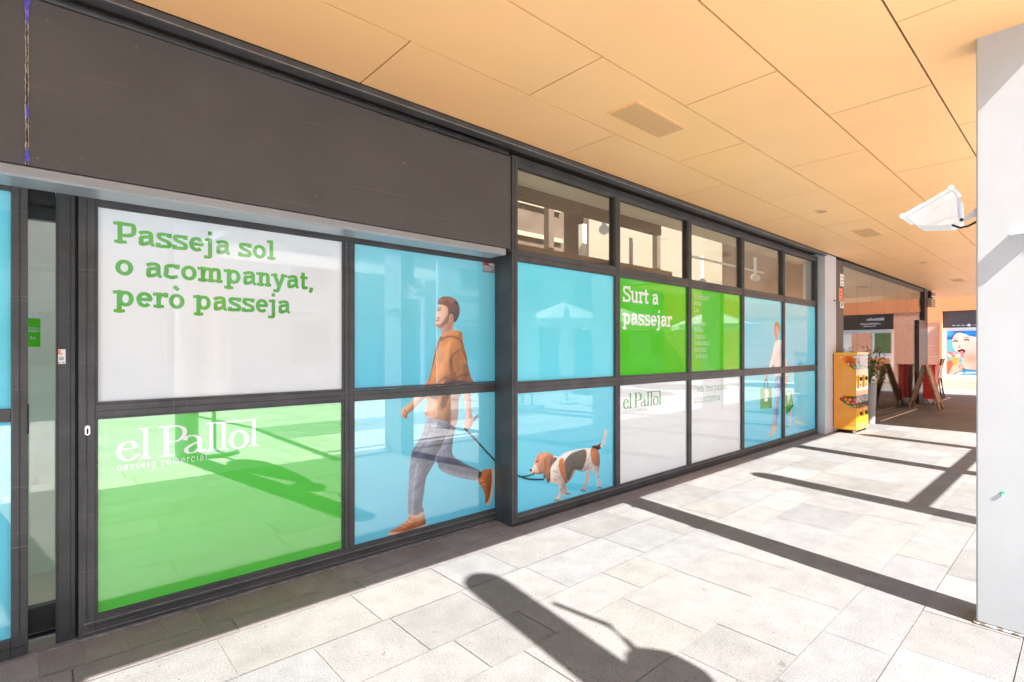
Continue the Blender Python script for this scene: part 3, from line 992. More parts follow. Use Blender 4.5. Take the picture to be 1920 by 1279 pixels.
def woman(x0, x1, z0, z1, parent, which):
    p = Print(x0, x1, z0, z1, 0.008, CY1)
    cyan_base(p, 20 + which)
    T = tracer(1380, 540, 4.125, YG_R)
    if z1 > 1.5:
        pass
        p.fill(T([(300, 300), (318, 285), (332, 330), (322, 400), (312, 410), (302, 380)]), (214, 168, 142))
        m = p.fill(T([(300, 275), (315, 262), (330, 268), (340, 310), (340, 355), (334, 345), (328, 310), (316, 296), (304, 310), (303, 370), (296, 340)]), (176, 140, 100))
        p.line(T([(312, 395), (320, 420)]), 0.06, (210, 166, 142), 1)
        m = p.fill(T([(310, 412), (345, 402), (362, 420), (372, 470), (384, 540), (395, 600), (392, 690), (305, 690), (300, 640), (293, 585), (270, 622), (254, 632), (262, 585), (280, 520), (292, 450)]), (234, 232, 232))
        p.model(m, 0.5, 10)
        p.folds(m, 0.2, 0.05, 1.2, 0.07, 45)
        p.line(T([(345, 430), (350, 560), (345, 680)]), 0.07, (200, 202, 208), 0.7, 0.05, m)
        p.line(T([(300, 470), (290, 570)]), 0.02, (190, 194, 202), 0.7, 0.03, m)
    else:
        p.fill(T([(302, 650), (392, 650), (390, 700), (306, 696)]), (226, 224, 224))
        p.fill(T([(400, 930), (432, 940), (430, 1010), (420, 1080), (412, 1085), (406, 1000)]), (196, 204, 216))
        mj = p.fill(T([(305, 692), (352, 690), (347, 800), (332, 900), (318, 1062), (286, 1062), (300, 900), (304, 800)]), (128, 158, 200))
        p.line(T([(345, 700), (340, 840), (322, 1000)]), 0.05, (92, 122, 170), 0.8, 0.04, mj)
        p.line(T([(312, 720), (310, 860), (296, 1050)]), 0.03, (190, 206, 226), 0.7, 0.03, mj)
        p.fill(T([(282, 1062), (318, 1064), (300, 1110), (262, 1148), (252, 1140), (275, 1100)]), (222, 190, 170))
        p.fill(T([(232, 676), (248, 672), (244, 705), (232, 722), (226, 705)]), (206, 150, 128))
        p.fill(T([(386, 690), (398, 680), (402, 740), (392, 760), (386, 745)]), (206, 150, 128))
        p.line(T([(218, 770), (222, 725), (236, 712), (246, 728), (246, 768)]), 0.022, (30, 80, 90), 1)
        g1 = T([(190, 775), (275, 768), (279, 930), (187, 936)])
        m = p.fill(g1, (62, 160, 58), smooth=False)
        p.line(T([(262, 775), (265, 925)]), 0.10, (44, 124, 44), 0.8, 0.03, m)
        g2 = T([(386, 800), (425, 786), (446, 908), (412, 962), (386, 976)])
        m = p.fill(g2, (66, 166, 60), smooth=False)
        p.line(T([(425, 790), (440, 905), (412, 955)]), 0.06, (46, 128, 46), 0.8, 0.03, m)
        for ln in ([(232, 865), (232, 802)], [(225, 800), (240, 798), (247, 812), (244, 830), (232, 836)], [(224, 866), (242, 865)],
                   [(405, 880), (402, 820)], [(398, 822), (410, 816), (416, 830), (412, 848), (404, 852)]):
            p.line(T(ln), 0.045, (236, 240, 232), 1)
    return p.build('printed_pane', 'print_r', parent, lambda x, z: (x, YG_R, z))

def boy_poster(xp, y0, y1, z0, z1, parent):
    p = Print(-y0, -y1, z0, z1, 0.012, (104, 190, 200))
    T = tracer(1740, 560, 6.4, None, xp)
    E = 1500
    p.fill(T([(190, 1010), (195, 900), (205, 790), (270, 735), (330, 790), (350, 850), (300, 1010)]), (206, 112, 84))
    p.fill(T([(330, 1010), (360, 900), (420, 850), (480, 855), (540, 840), (900, 860), (E, 930), (E, 1012)]), (70, 156, 206))
    for y in (890, 930, 970):
        p.line(T([(360, y + 20), (460, y), (E, y - 12)]), 0.05, (206, 226, 234), 0.9)
    face = T([(292, 470), (330, 410), (400, 400), (470, 435), (700, 470), (760, 560), (740, 700), (E * 0.55, 860), (480, 852), (430, 800), (400, 720), (370, 680), (340, 640), (310, 600), (296, 540)])
    m = p.fill(face, (236, 200, 182))
    p.model(m, 0.4, 12)
    p.blob(*T([(350, 540)])[0], 0.25, 0.2, (246, 214, 198), 0.7, m)
    p.blob(*T([(520, 720)])[0], 0.35, 0.25, (206, 150, 124), 0.8, m)
    p.blob(*T([(370, 585)])[0], 0.08, 0.1, (226, 168, 148), 0.6, m)
    p.line(T([(305, 512), (330, 502), (350, 512)]), 0.06, (96, 70, 62), 0.9)
    p.line(T([(440, 498), (465, 490), (486, 500)]), 0.06, (96, 70, 62), 0.9)
    p.line(T([(300, 480), (350, 470)]), 0.04, (176, 130, 100), 0.8)
    p.line(T([(430, 465), (490, 468)]), 0.04, (176, 130, 100), 0.8)
    p.line(T([(375, 560), (385, 580), (365, 584)]), 0.03, (196, 136, 116), 0.9)
    p.fill(T([(354, 612), (372, 596), (400, 602), (440, 614), (446, 636), (420, 672), (385, 672), (364, 645)]), (66, 28, 32))
    p.line(T([(362, 606), (384, 604)]), 0.05, (236, 230, 222), 1)
    p.fill(T([(380, 645), (400, 628), (424, 634), (428, 690), (408, 706), (388, 700), (378, 670)]), (226, 130, 140))
    cap = T([(222, 480), (230, 430), (258, 395), (330, 380), (420, 378), (540, 376), (700, 390), (770, 470), (700, 470), (500, 450), (440, 414), (376, 402), (318, 424), (285, 480), (250, 492)])
    mc = p.fill(cap, (44, 134, 214))
    p.model(mc, 0.7, 6)
    p.blob(*T([(280, 430)])[0], 0.3, 0.1, (80, 170, 236), 0.7, mc)
    p.line(T([(285, 482), (320, 426), (376, 402), (440, 414)]), 0.05, (24, 70, 130), 0.8)
    p.fill(T([(300, 800), (340, 780), (420, 768), (434, 820), (400, 870), (330, 900), (250, 930), (262, 880)]), (238, 190, 166))
    p.fill(T([(262, 690), (388, 686), (372, 740), (345, 800), (312, 812), (285, 750)]), (240, 176, 92), smooth=False)
    p.fill(T([(232, 660), (250, 632), (300, 640), (330, 655), (370, 640), (390, 672), (382, 698), (320, 706), (250, 696)]), (246, 238, 226))
    for q, c in (((262, 648), (110, 70, 50)), ((305, 688), (60, 60, 40)), ((355, 655), (230, 120, 130)), ((285, 660), (226, 90, 90))):
        p.blob(*T([q])[0], 0.08, 0.05, c, 0.9)
    for ln in ([(190, 960), (300, 910), (420, 850)], [(350, 1000), (440, 880), (400, 800)], [(400, 780), (460, 850), (E, 930)]):
        p.line(T(ln), 0.02, (50, 60, 80), 0.9)
    return p.build('printed_poster', 'print_matt', parent, lambda u, z: (xp, -u, z))

# ------------------------------------------------------------------ ground and paving
YL, YR, H = 3.365, 3.165, 3.09     # left bay face, right bay face, soffit height
g = MB().poly([(-400, -400, -0.02), (400, -400, -0.02), (400, 400, -0.02), (-400, 400, -0.02)]).build('ground', 'ground')
struct(g)

def paving(name, rows, x0, x1, lens, tone_fn, gap=0.006, seed=1):
    """rows of slabs as one sheet; each slab carries its own tone"""
    rr = random.Random(seed)
    v, f, tones = [], [], []
    for (ya, yb) in rows:
        x = x0 + rr.random() * lens[1]
        x = x0
        first = True
        while x < x1:
            l = rr.uniform(*lens) * (rr.random() if first else 1)
            first = False
            l = max(l, 0.1)
            xe = min(x + l, x1)
            b = len(v)
            dz = rr.uniform(-0.0006, 0.0006)
            v += [(x + gap / 2, ya + gap / 2, dz), (xe - gap / 2, ya + gap / 2, dz), (xe - gap / 2, yb - gap / 2, dz), (x + gap / 2, yb - gap / 2, dz)]
            f.append((b, b + 1, b + 2, b + 3))
            tones.append(tone_fn(rr))
            x = xe
    mb = MB()
    mb.v, mb.f = v, f
    o = mb.build(name, 'paver')
    at = o.data.color_attributes.new('Tone', 'FLOAT_COLOR', 'CORNER')
    c = np.repeat(np.array(tones, np.float32), 4, axis=0)
    at.data.foreach_set('color', c.ravel())
    struct(o)
    return o

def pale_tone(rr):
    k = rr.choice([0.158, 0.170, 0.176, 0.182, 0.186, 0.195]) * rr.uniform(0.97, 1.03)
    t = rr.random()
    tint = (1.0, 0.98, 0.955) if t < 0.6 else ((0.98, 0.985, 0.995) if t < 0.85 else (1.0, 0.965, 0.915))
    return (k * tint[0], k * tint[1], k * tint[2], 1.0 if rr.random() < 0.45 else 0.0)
def brown_tone(rr):
    k = rr.uniform(0.23, 0.285)
    return (k * 1.0, k * 0.87, k * 0.87, 1.0 if rr.random() < 0.5 else 0.0)
rows, y = [], 2.93
rr_ = random.Random(5)
while y > -16:
    w = rr_.choice([0.30, 0.40, 0.40, 0.50])
    rows.append((y - w, y))
    y -= w
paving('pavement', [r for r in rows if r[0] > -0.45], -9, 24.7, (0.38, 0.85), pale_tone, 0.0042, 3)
paving('square', [r for r in rows if r[0] <= -0.45], -9, 24.7, (0.38, 0.85), lambda rr: tuple(c * 3.7 for c in pale_tone(rr)[:3]) + (0.0,), 0.006, 13)  # made far paler than the walkway to bounce sunlight onto the soffit
paving('paving_border', [(3.105, 3.372)], -3, 18.0, (0.158, 0.162), brown_tone, 0.005, 4)
paving('paving_border', [(2.93, 3.105)], -3, 18.0, (0.55, 0.95), brown_tone, 0.006, 8)
paving('paving_border', [(2.93, 5.2)], 18.0, 24.7, (0.5, 0.9), brown_tone, 0.006, 9)
MB().poly([(-3, 3.104, -0.0035), (18, 3.104, -0.0035), (18, 3.36, -0.0035), (-3, 3.36, -0.0035)]).build('grout_bed', 'grout_light')['kind'] = 'structure'
MB().poly([(-9, -16, -0.005), (24.7, -16, -0.005), (24.7, 3.4, -0.005), (-9, 3.4, -0.005)]).build('grout_bed', 'grout')['kind'] = 'structure'
st_ = MB().box(12.55, 15.85, 2.83, 2.868, -0.004, 0.004).box(19.0, 20.3, 2.83, 2.868, -0.004, 0.004).build('paving_strip', 'pale')  # two thin pale lines along the floor
struct(st_)

# ------------------------------------------------------------------ soffit of the arcade
soffit = thing('canopy', 'long orange panelled soffit over the arcade walkway with thin dark joints', 'canopy', (4, 1.5, H))
rowsY = [(3.02, 2.430), (2.430, 1.838), (1.838, 1.239), (1.239, 0.6605), (0.6605, 0.03)]
offs = [1.455, 2.335, 3.217, 4.095, 3.187]
mb = MB()
def panel_row(ya, yb, off, x0, x1):
    x = off - math.ceil((off - x0) / 1.8) * 1.8
    gp = 0.0048
    while x < x1:
        a, b = max(x, x0), min(x + 1.8, x1)
        if b - a > 0.02:
            dz = random.uniform(0, 0.0012)
            mb.box(a + gp, b - gp, yb + gp, ya - gp, H + dz, H + 0.012)
        x += 1.8
for (ya, yb), o_ in zip(rowsY, offs):
    panel_row(ya, yb, o_, -3, 21.3)
yy, k = 0.03, 0  # unseen wider stretch of soffit, added to shade the far paving
while yy > -1.5:
    panel_row(yy, yy - 0.6, 11.55 + (0.6 if k % 2 else 0.9), 11.55, 21.3)
    yy -= 0.6
    k += 1
for k in range(4):
    panel_row(3.02 + 0.6 * (k + 1), 3.02 + 0.6 * k, 18.13 + (0.6 if k % 2 else 1.2), 18.13, 21.3)
mb.build('panels', 'soffit', soffit)
MB().box(-3, 18.12, 0.03, 3.5, H + 0.013, H + 0.05).box(18.1205, 21.3, 0.03, 5.42, H + 0.013, H + 0.05).box(11.55, 21.3, -1.77, 0.028, H + 0.0145, H + 0.05).build('joint_backing', 'joint', soffit)
fas = MB().box(-3, 21.3, 0.0, 3.6, H + 0.052, 3.40).box(11.55, 21.3, -1.8, -0.002, H + 0.056, 3.38)  # second box covers the added stretch that shades the far paving
fas.build('upper_wall', 'facade_far', soffit)
et = MB()
et.prism([(3.02, 3.048), (3.02, 3.087), (3.11, 3.087), (3.11, 3.05), (3.06, 3.05), (3.055, 3.044), (3.03, 3.044)], 'x', -3, 9.93)
et.build('edge_trim', 'frame', soffit, 0.002)
MB().box(-3, 9.93, 3.0162, 3.0195, 3.046, 3.051).build('worn_edge_strip', 'edge_metal', soffit)

# ventilation grilles
def vent(x0, x1, y0, y1, label):
    t = thing('ceiling_vent', label, 'vent', ((x0 + x1) / 2, (y0 + y1) / 2, H), 'grilles in the orange soffit')
    MB().box(x0, x1, y0, y1, H - 0.0005, H - 0.003).build('backing', 'joint', t)
    f = MB()
    w = 0.012
    f.box(x0 - w, x1 + w, y0 - w, y0, H - 0.006, H + 0.002).box(x0 - w, x1 + w, y1, y1 + w, H - 0.006, H + 0.002)
    f.box(x0 - w, x0, y0, y1, H - 0.006, H + 0.002).box(x1, x1 + w, y0, y1, H - 0.006, H + 0.002)
    f.build('frame', 'soffit', t)
    s_ = MB()
    n = 15
    for i in range(n):
        ya = y0 + (i + 0.28) * (y1 - y0) / n
        s_.box(x0, x1, ya, ya + (y1 - y0) / n * 0.5, H - 0.0065, H - 0.0036)
    s_.build('slats', 'soffit', t)
vent(2.925, 3.54, 2.02, 2.25, 'largest slotted orange grille in the soffit, nearest the camera')
vent(8.31, 8.93, 2.00, 2.24, 'smaller looking slotted grille in the soffit beside the round recessed light')
vent(15.75, 16.45, 2.02, 2.25, 'far slotted grille in the soffit above the glass shopfront')
def downlight(x, y, label):
    t = thing('ceiling_light', label, 'ceiling light', (x, y, H), 'round lights recessed in the soffit')
    MB().lathe([(0.055, -0.006), (0.088, -0.008), (0.092, -0.001)], (x, y, H), 28).build('rim', 'soffit', t, smooth=False)
    MB().lathe([(0.053, -0.0085), (0.02, -0.012)], (x, y, H), 24).build('lens', 'tan', t)
downlight(6.88, 2.15, 'round recessed soffit light beyond the right end of the dark shop sign')
downlight(12.35, 2.13, 'tiny far round recessed light above the clear glass shopfront')
downlight(20.0, 2.1, 'farthest round recessed light, near the orange end wall')

# ------------------------------------------------------------------ dark sign above the left bay
sign = thing('shop_sign', 'long blank dark brown shop sign above the slogan window, vinyl split at the left', 'sign', (1.3, 3.1, 2.25))
def sign_panel(x0, x1, bulge):
    m_ = MB()
    n = 40
    vs_ = []
    for i in range(n + 1):
        x = x0 + (x1 - x0) * i / n
        zt = 2.985 + bulge * math.sin(x * 2.1) * 0.006
        vs_.append((x, zt))
    for i in range(n):
        (xa, za), (xb, zb) = vs_[i], vs_[i + 1]
        b = len(m_.v)
        m_.v += [(xa, 3.10, 2.252), (xb, 3.10, 2.252), (xb, 3.10, zb), (xa, 3.10, za), (xa, 3.112, za + 0.01), (xb, 3.112, zb + 0.01), (xb, 3.3, zb + 0.01), (xa, 3.3, za + 0.01), (xa, 3.3, 2.252), (xb, 3.3, 2.252)]
        m_.f += [tuple(b + k for k in q) for q in ((0, 1, 2, 3), (3, 2, 5, 4), (4, 5, 6, 7), (8, 9, 1, 0))]
    b = len(m_.v)
    for x in (x0, x1):
        m_.v += [(x, 3.10, 2.252), (x, 3.3, 2.252), (x, 3.3, 2.985), (x, 3.10, 2.985)]
    m_.f += [(b, b + 1, b + 2, b + 3), (b + 4, b + 7, b + 6, b + 5)]
    return m_
sign_panel(-0.0500, 2.762, 1).build('face_panel', 'sign', sign)
sign_panel(-3, -0.0545, 0).build('face_panel', 'sign', sign)
MB().prism([(3.105, 2.196), (3.098, 2.206), (3.102, 2.244), (3.112, 2.251), (3.3, 2.251), (3.3, 2.196)], 'x', -3, 2.72).build('lower_trim', 'silver', sign)
MB().box(2.7625, 2.772, 3.098, 3.3, 2.235, 2.995).build('end_cap', 'frame', sign, 0.001)
tb = MB().tube([(-3, 3.145, 3.022), (2.77, 3.145, 3.022)], 0.028, 14)
tb.build('top_tube', 'frame_dark', sign, smooth=True)
MB().box(-3, 2.77, 3.19, 3.2, 2.99, 3.06).build('top_recess', 'black', sign)
# split in the vinyl: ragged curled lips with foam showing
lip = MB()
rr_ = random.Random(11)
zz = 2.255
pl, pr_ = [], []
while zz < 2.985:
    pl.append((-0.0550 - rr_.uniform(0.0, 0.003), 3.0985, zz)); pr_.append((-0.0495 + rr_.uniform(0.000, 0.002), 3.0985, zz))
    zz += rr_.uniform(0.012, 0.03)
lip.tube(pl, [rr_.uniform(0.0015, 0.0032) for _ in pl], 6).tube(pr_, [rr_.uniform(0.001, 0.0026) for _ in pr_], 6)
lip.build('torn_edge', 'torn', sign)
for za, zb, w in ((2.262, 2.33, 0.010), (2.455, 2.52, 0.008), (2.86, 2.98, 0.011)):
    pts = [(-0.052 - w, za), (-0.052 + w, za + 0.01), (-0.052 + w * 0.7, (za + zb) / 2), (-0.0515, zb), (-0.0535, zb - 0.005), (-0.052 - w * 0.8, (za + zb) / 2)]
    if za > 2.8:
        pts = [(x, za + zb - z) for x, z in pts][::-1]
    MB().prism(pts, 'y', 3.0965, 3.099).build('exposed_foam', 'purple', sign)
MB().box(-0.056, -0.048, 3.11, 3.12, 2.25, 2.985).build('seam_gap', 'black', sign)

# ------------------------------------------------------------------ shop window frames
def bead(mb_, x0, x1, z0, z1, y, w=0.012, d=0.012):
    mb_.box(x0, x1, y, y + d, z0, z0 + w).box(x0, x1, y, y + d, z1 - w, z1)
    mb_.box(x0, x0 + w, y, y + d, z0 + w, z1 - w).box(x1 - w, x1, y, y + d, z0 + w, z1 - w)

def pane(m, x0, x1, z0, z1, y, parent, label=None, name='window_pane'):
    o = MB().box(x0, x1, y, y + 0.010, z0, z1).build(name, m, parent)
    if label:
        o['label'] = label
    return o

ZL = (0.095, 1.105, 1.170, 2.185)
left = thing('shop_window', 'left shop window bay with green slogan, logo panel and man walking a dog', 'shop window', (1.5, YL, 0))
fr = MB()
a, b = YL, YL + 0.085
fr.box(0.130, 0.195, a, b, 0.012, 2.250)
fr.box(1.510, 1.572, a + 0.0, b, 0.0955, 2.185)
fr.box(0.1955, 2.845, a, b, 0.012, 0.095)
fr.box(0.1955, 1.5095, a, b, 1.105, 1.170).box(1.5725, 2.845, a, b, 1.098, 1.163)
fr.box(0.1955, 2.845, a, b, 2.1855, 2.250)
fr.build('frame', 'frame', left, 0.003)
gr = MB()
gr.box(0.1615, 0.1635, a - 0.0025, a, 0.10, 2.21).box(0.17, 2.84, a - 0.0025, a, 2.2165, 2.2185).box(0.17, 2.84, a - 0.0025, a, 0.0555, 0.0575)
gr.box(0.20, 2.84, a - 0.0025, a, 1.1345, 1.1365).box(1.540, 1.542, a - 0.0025, a, 0.1, 2.18)
gr.build('frame_groove', 'gasket', left)
bd = MB()
for x0, x1 in ((0.1955, 1.5095), (1.5725, 2.86)):
    for z0, z1 in ((ZL[0], ZL[1]), (ZL[2], ZL[3])):
        bead(bd, x0, x1, z0, z1, YL + 0.007)
bd.build('glazing_bead', 'frame', left)
sl = MB().box(0.13, 2.845, YL - 0.018, YL + 0.05, 0.001, 0.0115)
sl.build('sill_strip', 'edge_metal', left)
MB().box(0.15, 2.845, YL - 0.006, YL - 0.0005, 0.074, 0.078).box(0.15, 2.845, YL - 0.006, YL - 0.0005, 0.028, 0.031).build('worn_edge', 'edge_metal', left)
pw = pane('white_film', 0.20, 1.512, 1.165, 2.19, YG_L, left, 'frosted white pane with a green slogan')
pg = pane('green_film', 0.20, 1.512, 0.09, 1.11, YG_L, left, 'green pane with a white logo')
TZ = 3.3843
for txt, x, z, w in (('Passeja sol', 0.272, 2.0, 0.800), ('o acompanyat,', 0.272, 1.834, 1.040), ('però passeja', 0.272, 1.672, 0.890)):
    lettering('lettering', txt, x, z, TZ, 0.163, 'text_green', pw, width=w, thick=0.135, thin=0.112, serif_t=0.10)
palol_logo(0.282, 0.8645, TZ, 0.664, 0.378, 'text_white', pg, 'text_white')
man_upper(1.568, 2.87, 1.160, 2.19, left)['label'] = 'cyan pane printed with the upper half of a walking man'
man_lower(1.568, 2.87, 0.085, 1.10, left)['label'] = 'cyan pane printed with the legs of a walking man holding a leash'
lk = MB().prism([(0.165 + 0.011 * math.cos(t), 1.044 + (0.014 if math.sin(t) > 0 else -0.014) + 0.011 * math.sin(t)) for t in np.linspace(0, 2 * math.pi, 21)[:-1]], 'y', YL - 0.006, YL).build('lock', 'chrome', left, 0.001)
MB().box(0.161, 0.169, YL - 0.0085, YL - 0.0062, 1.026, 1.054).build('key_slot', 'gasket', lk)
sk = MB().box(2.715, 2.85, YG_L - 0.0012, YG_L - 0.0006, 2.092, 2.186).build('security_sticker', 'sticker_grey', left)
mr = MB()
for i in range(3):
    mr.box(2.722 + i * 0.019, 2.739 + i * 0.019, YG_L - 0.0018, YG_L - 0.0013, 2.150, 2.178)
mr.build('red_squares', 'sticker_red', sk)
mw = MB()
for i, (w, z) in enumerate(((0.05, 2.168), (0.05, 2.156), (0.11, 2.138), (0.11, 2.128), (0.10, 2.118), (0.08, 2.108))):
    x0 = 2.785 if i < 2 else 2.722
    mw.box(x0, x0 + w, YG_L - 0.0018, YG_L - 0.0013, z, z + (0.008 if i < 2 else 0.003))
mw.box(2.722, 2.776, YG_L - 0.0018, YG_L - 0.0013, 2.144, 2.1475)
mw.build('white_print', 'paper', sk)

# sliding leaf cut by the left edge of the picture
door = thing('sliding_door', 'dark framed sliding door leaf with cyan panes at the left edge', 'door', (-0.6, YL, 0))
f = MB()
yd = YL - 0.004
f.box(-0.112, -0.054, yd, yd + 0.05, 0.012, 2.242).box(-1.3, -1.24, yd, yd + 0.05, 0.012, 2.242)
f.box(-1.2395, -0.1125, yd, yd + 0.05, 0.012, 0.100).box(-1.2395, -0.1125, yd, yd + 0.05, 1.112, 1.172).box(-1.2395, -0.1125, yd, yd + 0.05, 2.186, 2.242)
f.build('frame', 'frame', door, 0.003)
MB().box(-0.083, -0.081, yd - 0.0025, yd, 0.10, 2.2).box(-1.2, -0.06, yd - 0.0025, yd, 0.056, 0.058).build('frame_groove', 'gasket', door)
pane('cyan_film', -1.245, -0.108, 0.095, 1.115, yd + 0.02, door, 'lower cyan pane')
pane('cyan_film', -1.245, -0.108, 1.165, 2.19, yd + 0.02, door, 'upper cyan pane')
MB().box(-0.056, -0.050, yd - 0.002, yd + 0.02, 1.05, 1.19).build('edge_pull', 'gasket', door)
MB().box(-3, 0.129, YL - 0.016, YL + 0.04, 0.001, 0.010).build('floor_track', 'edge_metal', door)

# recessed glazing behind the gap, and the steel jamb
jamb = thing('door_jamb', 'black steel door jamb between the open gap and the slogan window', 'door jamb', (0.085, YL, 0))
MB().box(0.046, 0.120, YL + 0.02, YL + 0.10, 0.0, 2.24).box(0.1205, 0.129, YL + 0.045, YL + 0.10, 0.0, 2.24).build('post', 'frame_dark', jamb, 0.003)
MB().box(0.052, 0.054, YL + 0.0175, YL + 0.02, 0.05, 2.2).box(0.100, 0.102, YL + 0.0175, YL + 0.02, 0.05, 2.2).build('post_groove', 'gasket', jamb)
ic = MB().box(0.052, 0.082, YL + 0.0192, YL + 0.0199, 1.378, 1.450).build('doorbell_sticker', 'paper', jamb)
MB().box(0.052, 0.064, YL + 0.0185, YL + 0.0191, 1.425, 1.448).build('orange_patch', 'orange_paper', ic)
rg = MB()
for r0, r1, zc in ((0.0085, 0.0065, 1.405), (0.0045, 0.003, 1.405), (0.004, 0.0026, 1.427)):
    n = 20
    for k in range(n):
        t0, t1 = 2 * math.pi * k / n, 2 * math.pi * (k + 1) / n
        rg.poly([(0.067 + r * math.cos(t), YL + 0.0186, zc + r * math.sin(t)) for r, t in ((r0, t0), (r0, t1), (r1, t1), (r1, t0))])
rg.box(0.055, 0.062, YL + 0.0185, YL + 0.0191, 1.382, 1.386).box(0.070, 0.079, YL + 0.0185, YL + 0.0191, 1.382, 1.386).build('ring_mark', 'gasket', ic)
inner = thing('glass_door', 'narrow clear glass door glimpsed in the gap beside the left cyan leaf', 'door', (0, 3.55, 0))
pane('clear', -1.0, 0.30, 0.16, 2.10, 3.55, inner)
MB().box(-1.0, 0.30, 3.53, 3.58, 2.1005, 2.24).box(-1.0, 0.30, 3.53, 3.58, 0.03, 0.1595).build('rail', 'frame_dark', inner, 0.003)
MB().box(-1.0, 0.045, 3.425, 3.5, 2.16, 2.24).build('head_box', 'black', inner)
nt_ = tag(MB().box(-0.12, -0.010, 3.5455, 3.5485, 1.462, 1.605).build('notice', 'lime_film'), 'small green notice stuck inside the glass door beside the gap', 'notice')
ns = MB()
for k in range(4):
    x = -0.115 + k * 0.026
    ns.prism([(x, 1.642), (x + 0.018, 1.642), (x + 0.030, 1.607), (x + 0.012, 1.607)], 'y', 3.5455, 3.5485)
ns.build('striped_edge', 'text_white', nt_)
lettering('notice_lettering', 'tu', -0.048, 1.500, 3.5450, 0.022, 'text_white', nt_, thick=0.13, serif=False)
nl = MB()
for z, w in ((1.555, 0.04), (1.545, 0.045), (1.538, 0.04)):
    nl.box(-0.055, -0.055 + w, 3.5444, 3.5452, z, z + 0.003)
nl.build('notice_lines', 'text_white', nt_)

# right bay, standing forward of the left one
right = thing('shop_window', 'right shop window bay with clear top lights and dog, woman and slogan panels', 'shop window', (6.4, YR, 0))
XM = [2.904, 4.305, 5.703, 7.106, 8.515, 9.93]
ML = [4.235, 5.632, 7.034, 8.440, 9.885]
ZR = (0.080, 1.095, 1.170, 2.185, 2.265, 2.968)
fr = MB()
b = YR + 0.09
fr.box(2.8455, 2.904, YR, YL + 0.02, 0.004, 3.04)
for i in range(4):
    fr.box(ML[i], XM[i + 1], YR, b, 0.0805, 2.968)
fr.box(9.885, 9.934, YR, b, 0.012, 3.04)
fr.box(2.9045, 9.8845, YR, b, 0.012, 0.080)
for i in range(5):
    fr.box(XM[i] + 0.0005, ML[i] - 0.0005, YR, b, 1.095, 1.170)
    fr.box(XM[i] + 0.0005, ML[i] - 0.0005, YR, b, 2.185, 2.265)
fr.box(2.9045, 9.8845, YR, b, 2.9685, 3.04)
fr.build('frame', 'frame', right, 0.003)
gv = MB()
for i in range(5):
    for z in (1.131, 2.223):
        gv.box(XM[i] + 0.002, ML[i] - 0.002, YR - 0.0025, YR, z, z + 0.002)
    gv.box(ML[i] + 0.03, ML[i] + 0.032, YR - 0.0025, YR, 0.09, 2.96)
gv.box(2.91, 9.88, YR - 0.0025, YR, 0.046, 0.048).box(2.91, 9.88, YR - 0.0025, YR, 2.995, 2.998).box(2.91, 9.88, YR - 0.0025, YR, 3.018, 3.02)
gv.box(2.874, 2.876, YR - 0.0025, YR, 0.05, 3.0)
gv.build('frame_groove', 'gasket', right)
bd = MB()
for i in range(5):
    for z0, z1 in ((ZR[0], ZR[1]), (ZR[2], ZR[3]), (ZR[4], ZR[5])):
        bead(bd, XM[i] + 0.0005, ML[i] - 0.0005, z0, z1, YR + 0.008, 0.011)
bd.build('glazing_bead', 'frame', right)
MB().box(2.84, 9.94, YR - 0.012, YR + 0.05, 0.001, 0.0115).build('sill_strip', 'frame_dark', right)
MB().box(2.905, 9.884, YR - 0.005, YR - 0.0005, 0.066, 0.069).build('worn_edge', 'edge_metal', right)
PX = [(XM[i] - 0.004, ML[i] + 0.004) for i in range(5)]
for i in range(5):
    pane('clear', PX[i][0], PX[i][1], 2.262, 2.972, YG_R + 0.012, right)
ttz = YG_R - 0.0007
pane('cyan_film_r', PX[0][0], PX[0][1], 1.166, 2.189, YG_R, right, 'plain cyan pane')
dog_pane(PX[0][0], PX[0][1], 0.075, 1.10, right)['label'] = 'cyan pane printed with a white, black and brown hound on a leash'
g1 = pane('lime_film', PX[1][0], PX[1][1], 1.166, 2.189, YG_R, right, 'green pane with large white words')
for txt, x, z, w in (('Surt a', 4.375, 1.933, 0.66), ('passejar', 4.375, 1.700, 0.93)):
    lettering('lettering', txt, x, z, ttz, 0.235, 'text_white_r', g1, width=w, thick=0.125, thin=0.105, serif_t=0.095)
w1 = pane('white_film_r', PX[1][0], PX[1][1], 0.075, 1.10, YG_R, right, 'frosted white pane with a green logo')
palol_logo(4.385, 0.8415, ttz, 0.680, 0.352, 'text_dark', w1, 'text_grey')
g2 = pane('lime_film', PX[2][0], PX[2][1], 1.166, 2.189, YG_R, right, 'green pane with a thin white word list')
for k, txt in enumerate(('Alimentació', 'Moda', 'Llar', 'Òptica', 'Mascotes', 'Bellesa', 'Joguines', 'Restaurants', 'Activitats', 'i molt més')):
    lettering('lettering', txt, 5.800, 2.058 - k * 0.0795, ttz, 0.078, 'text_white_r', g2, thick=0.062, thin=0.05, serif_t=0.045, sx=0.86)
w2 = pane('white_film_r', PX[2][0], PX[2][1], 0.075, 1.10, YG_R, right, 'frosted white pane with a thin green sentence')
lettering('lettering', 'Cada tres passes,', 5.795, 0.928, ttz, 0.125, 'text_sage', w2, width=0.87, thick=0.062, thin=0.05, serif_t=0.045)
lettering('lettering', 'una sorpresa', 5.795, 0.800, ttz, 0.125, 'text_sage', w2, width=0.66, thick=0.062, thin=0.05, serif_t=0.045)
for i, wh in ((3, 0), (4, 1)):
    woman(PX[i][0], PX[i][1], 1.166, 2.189, right, wh)['label'] = ('cyan pane printed with a woman in a white top', 'cyan pane printed with a woman\'s sleeve')[wh]
    woman(PX[i][0], PX[i][1], 0.075, 1.10, right, wh)['label'] = ('cyan pane printed with legs and a green bag', 'cyan pane printed with a second green bag')[wh]

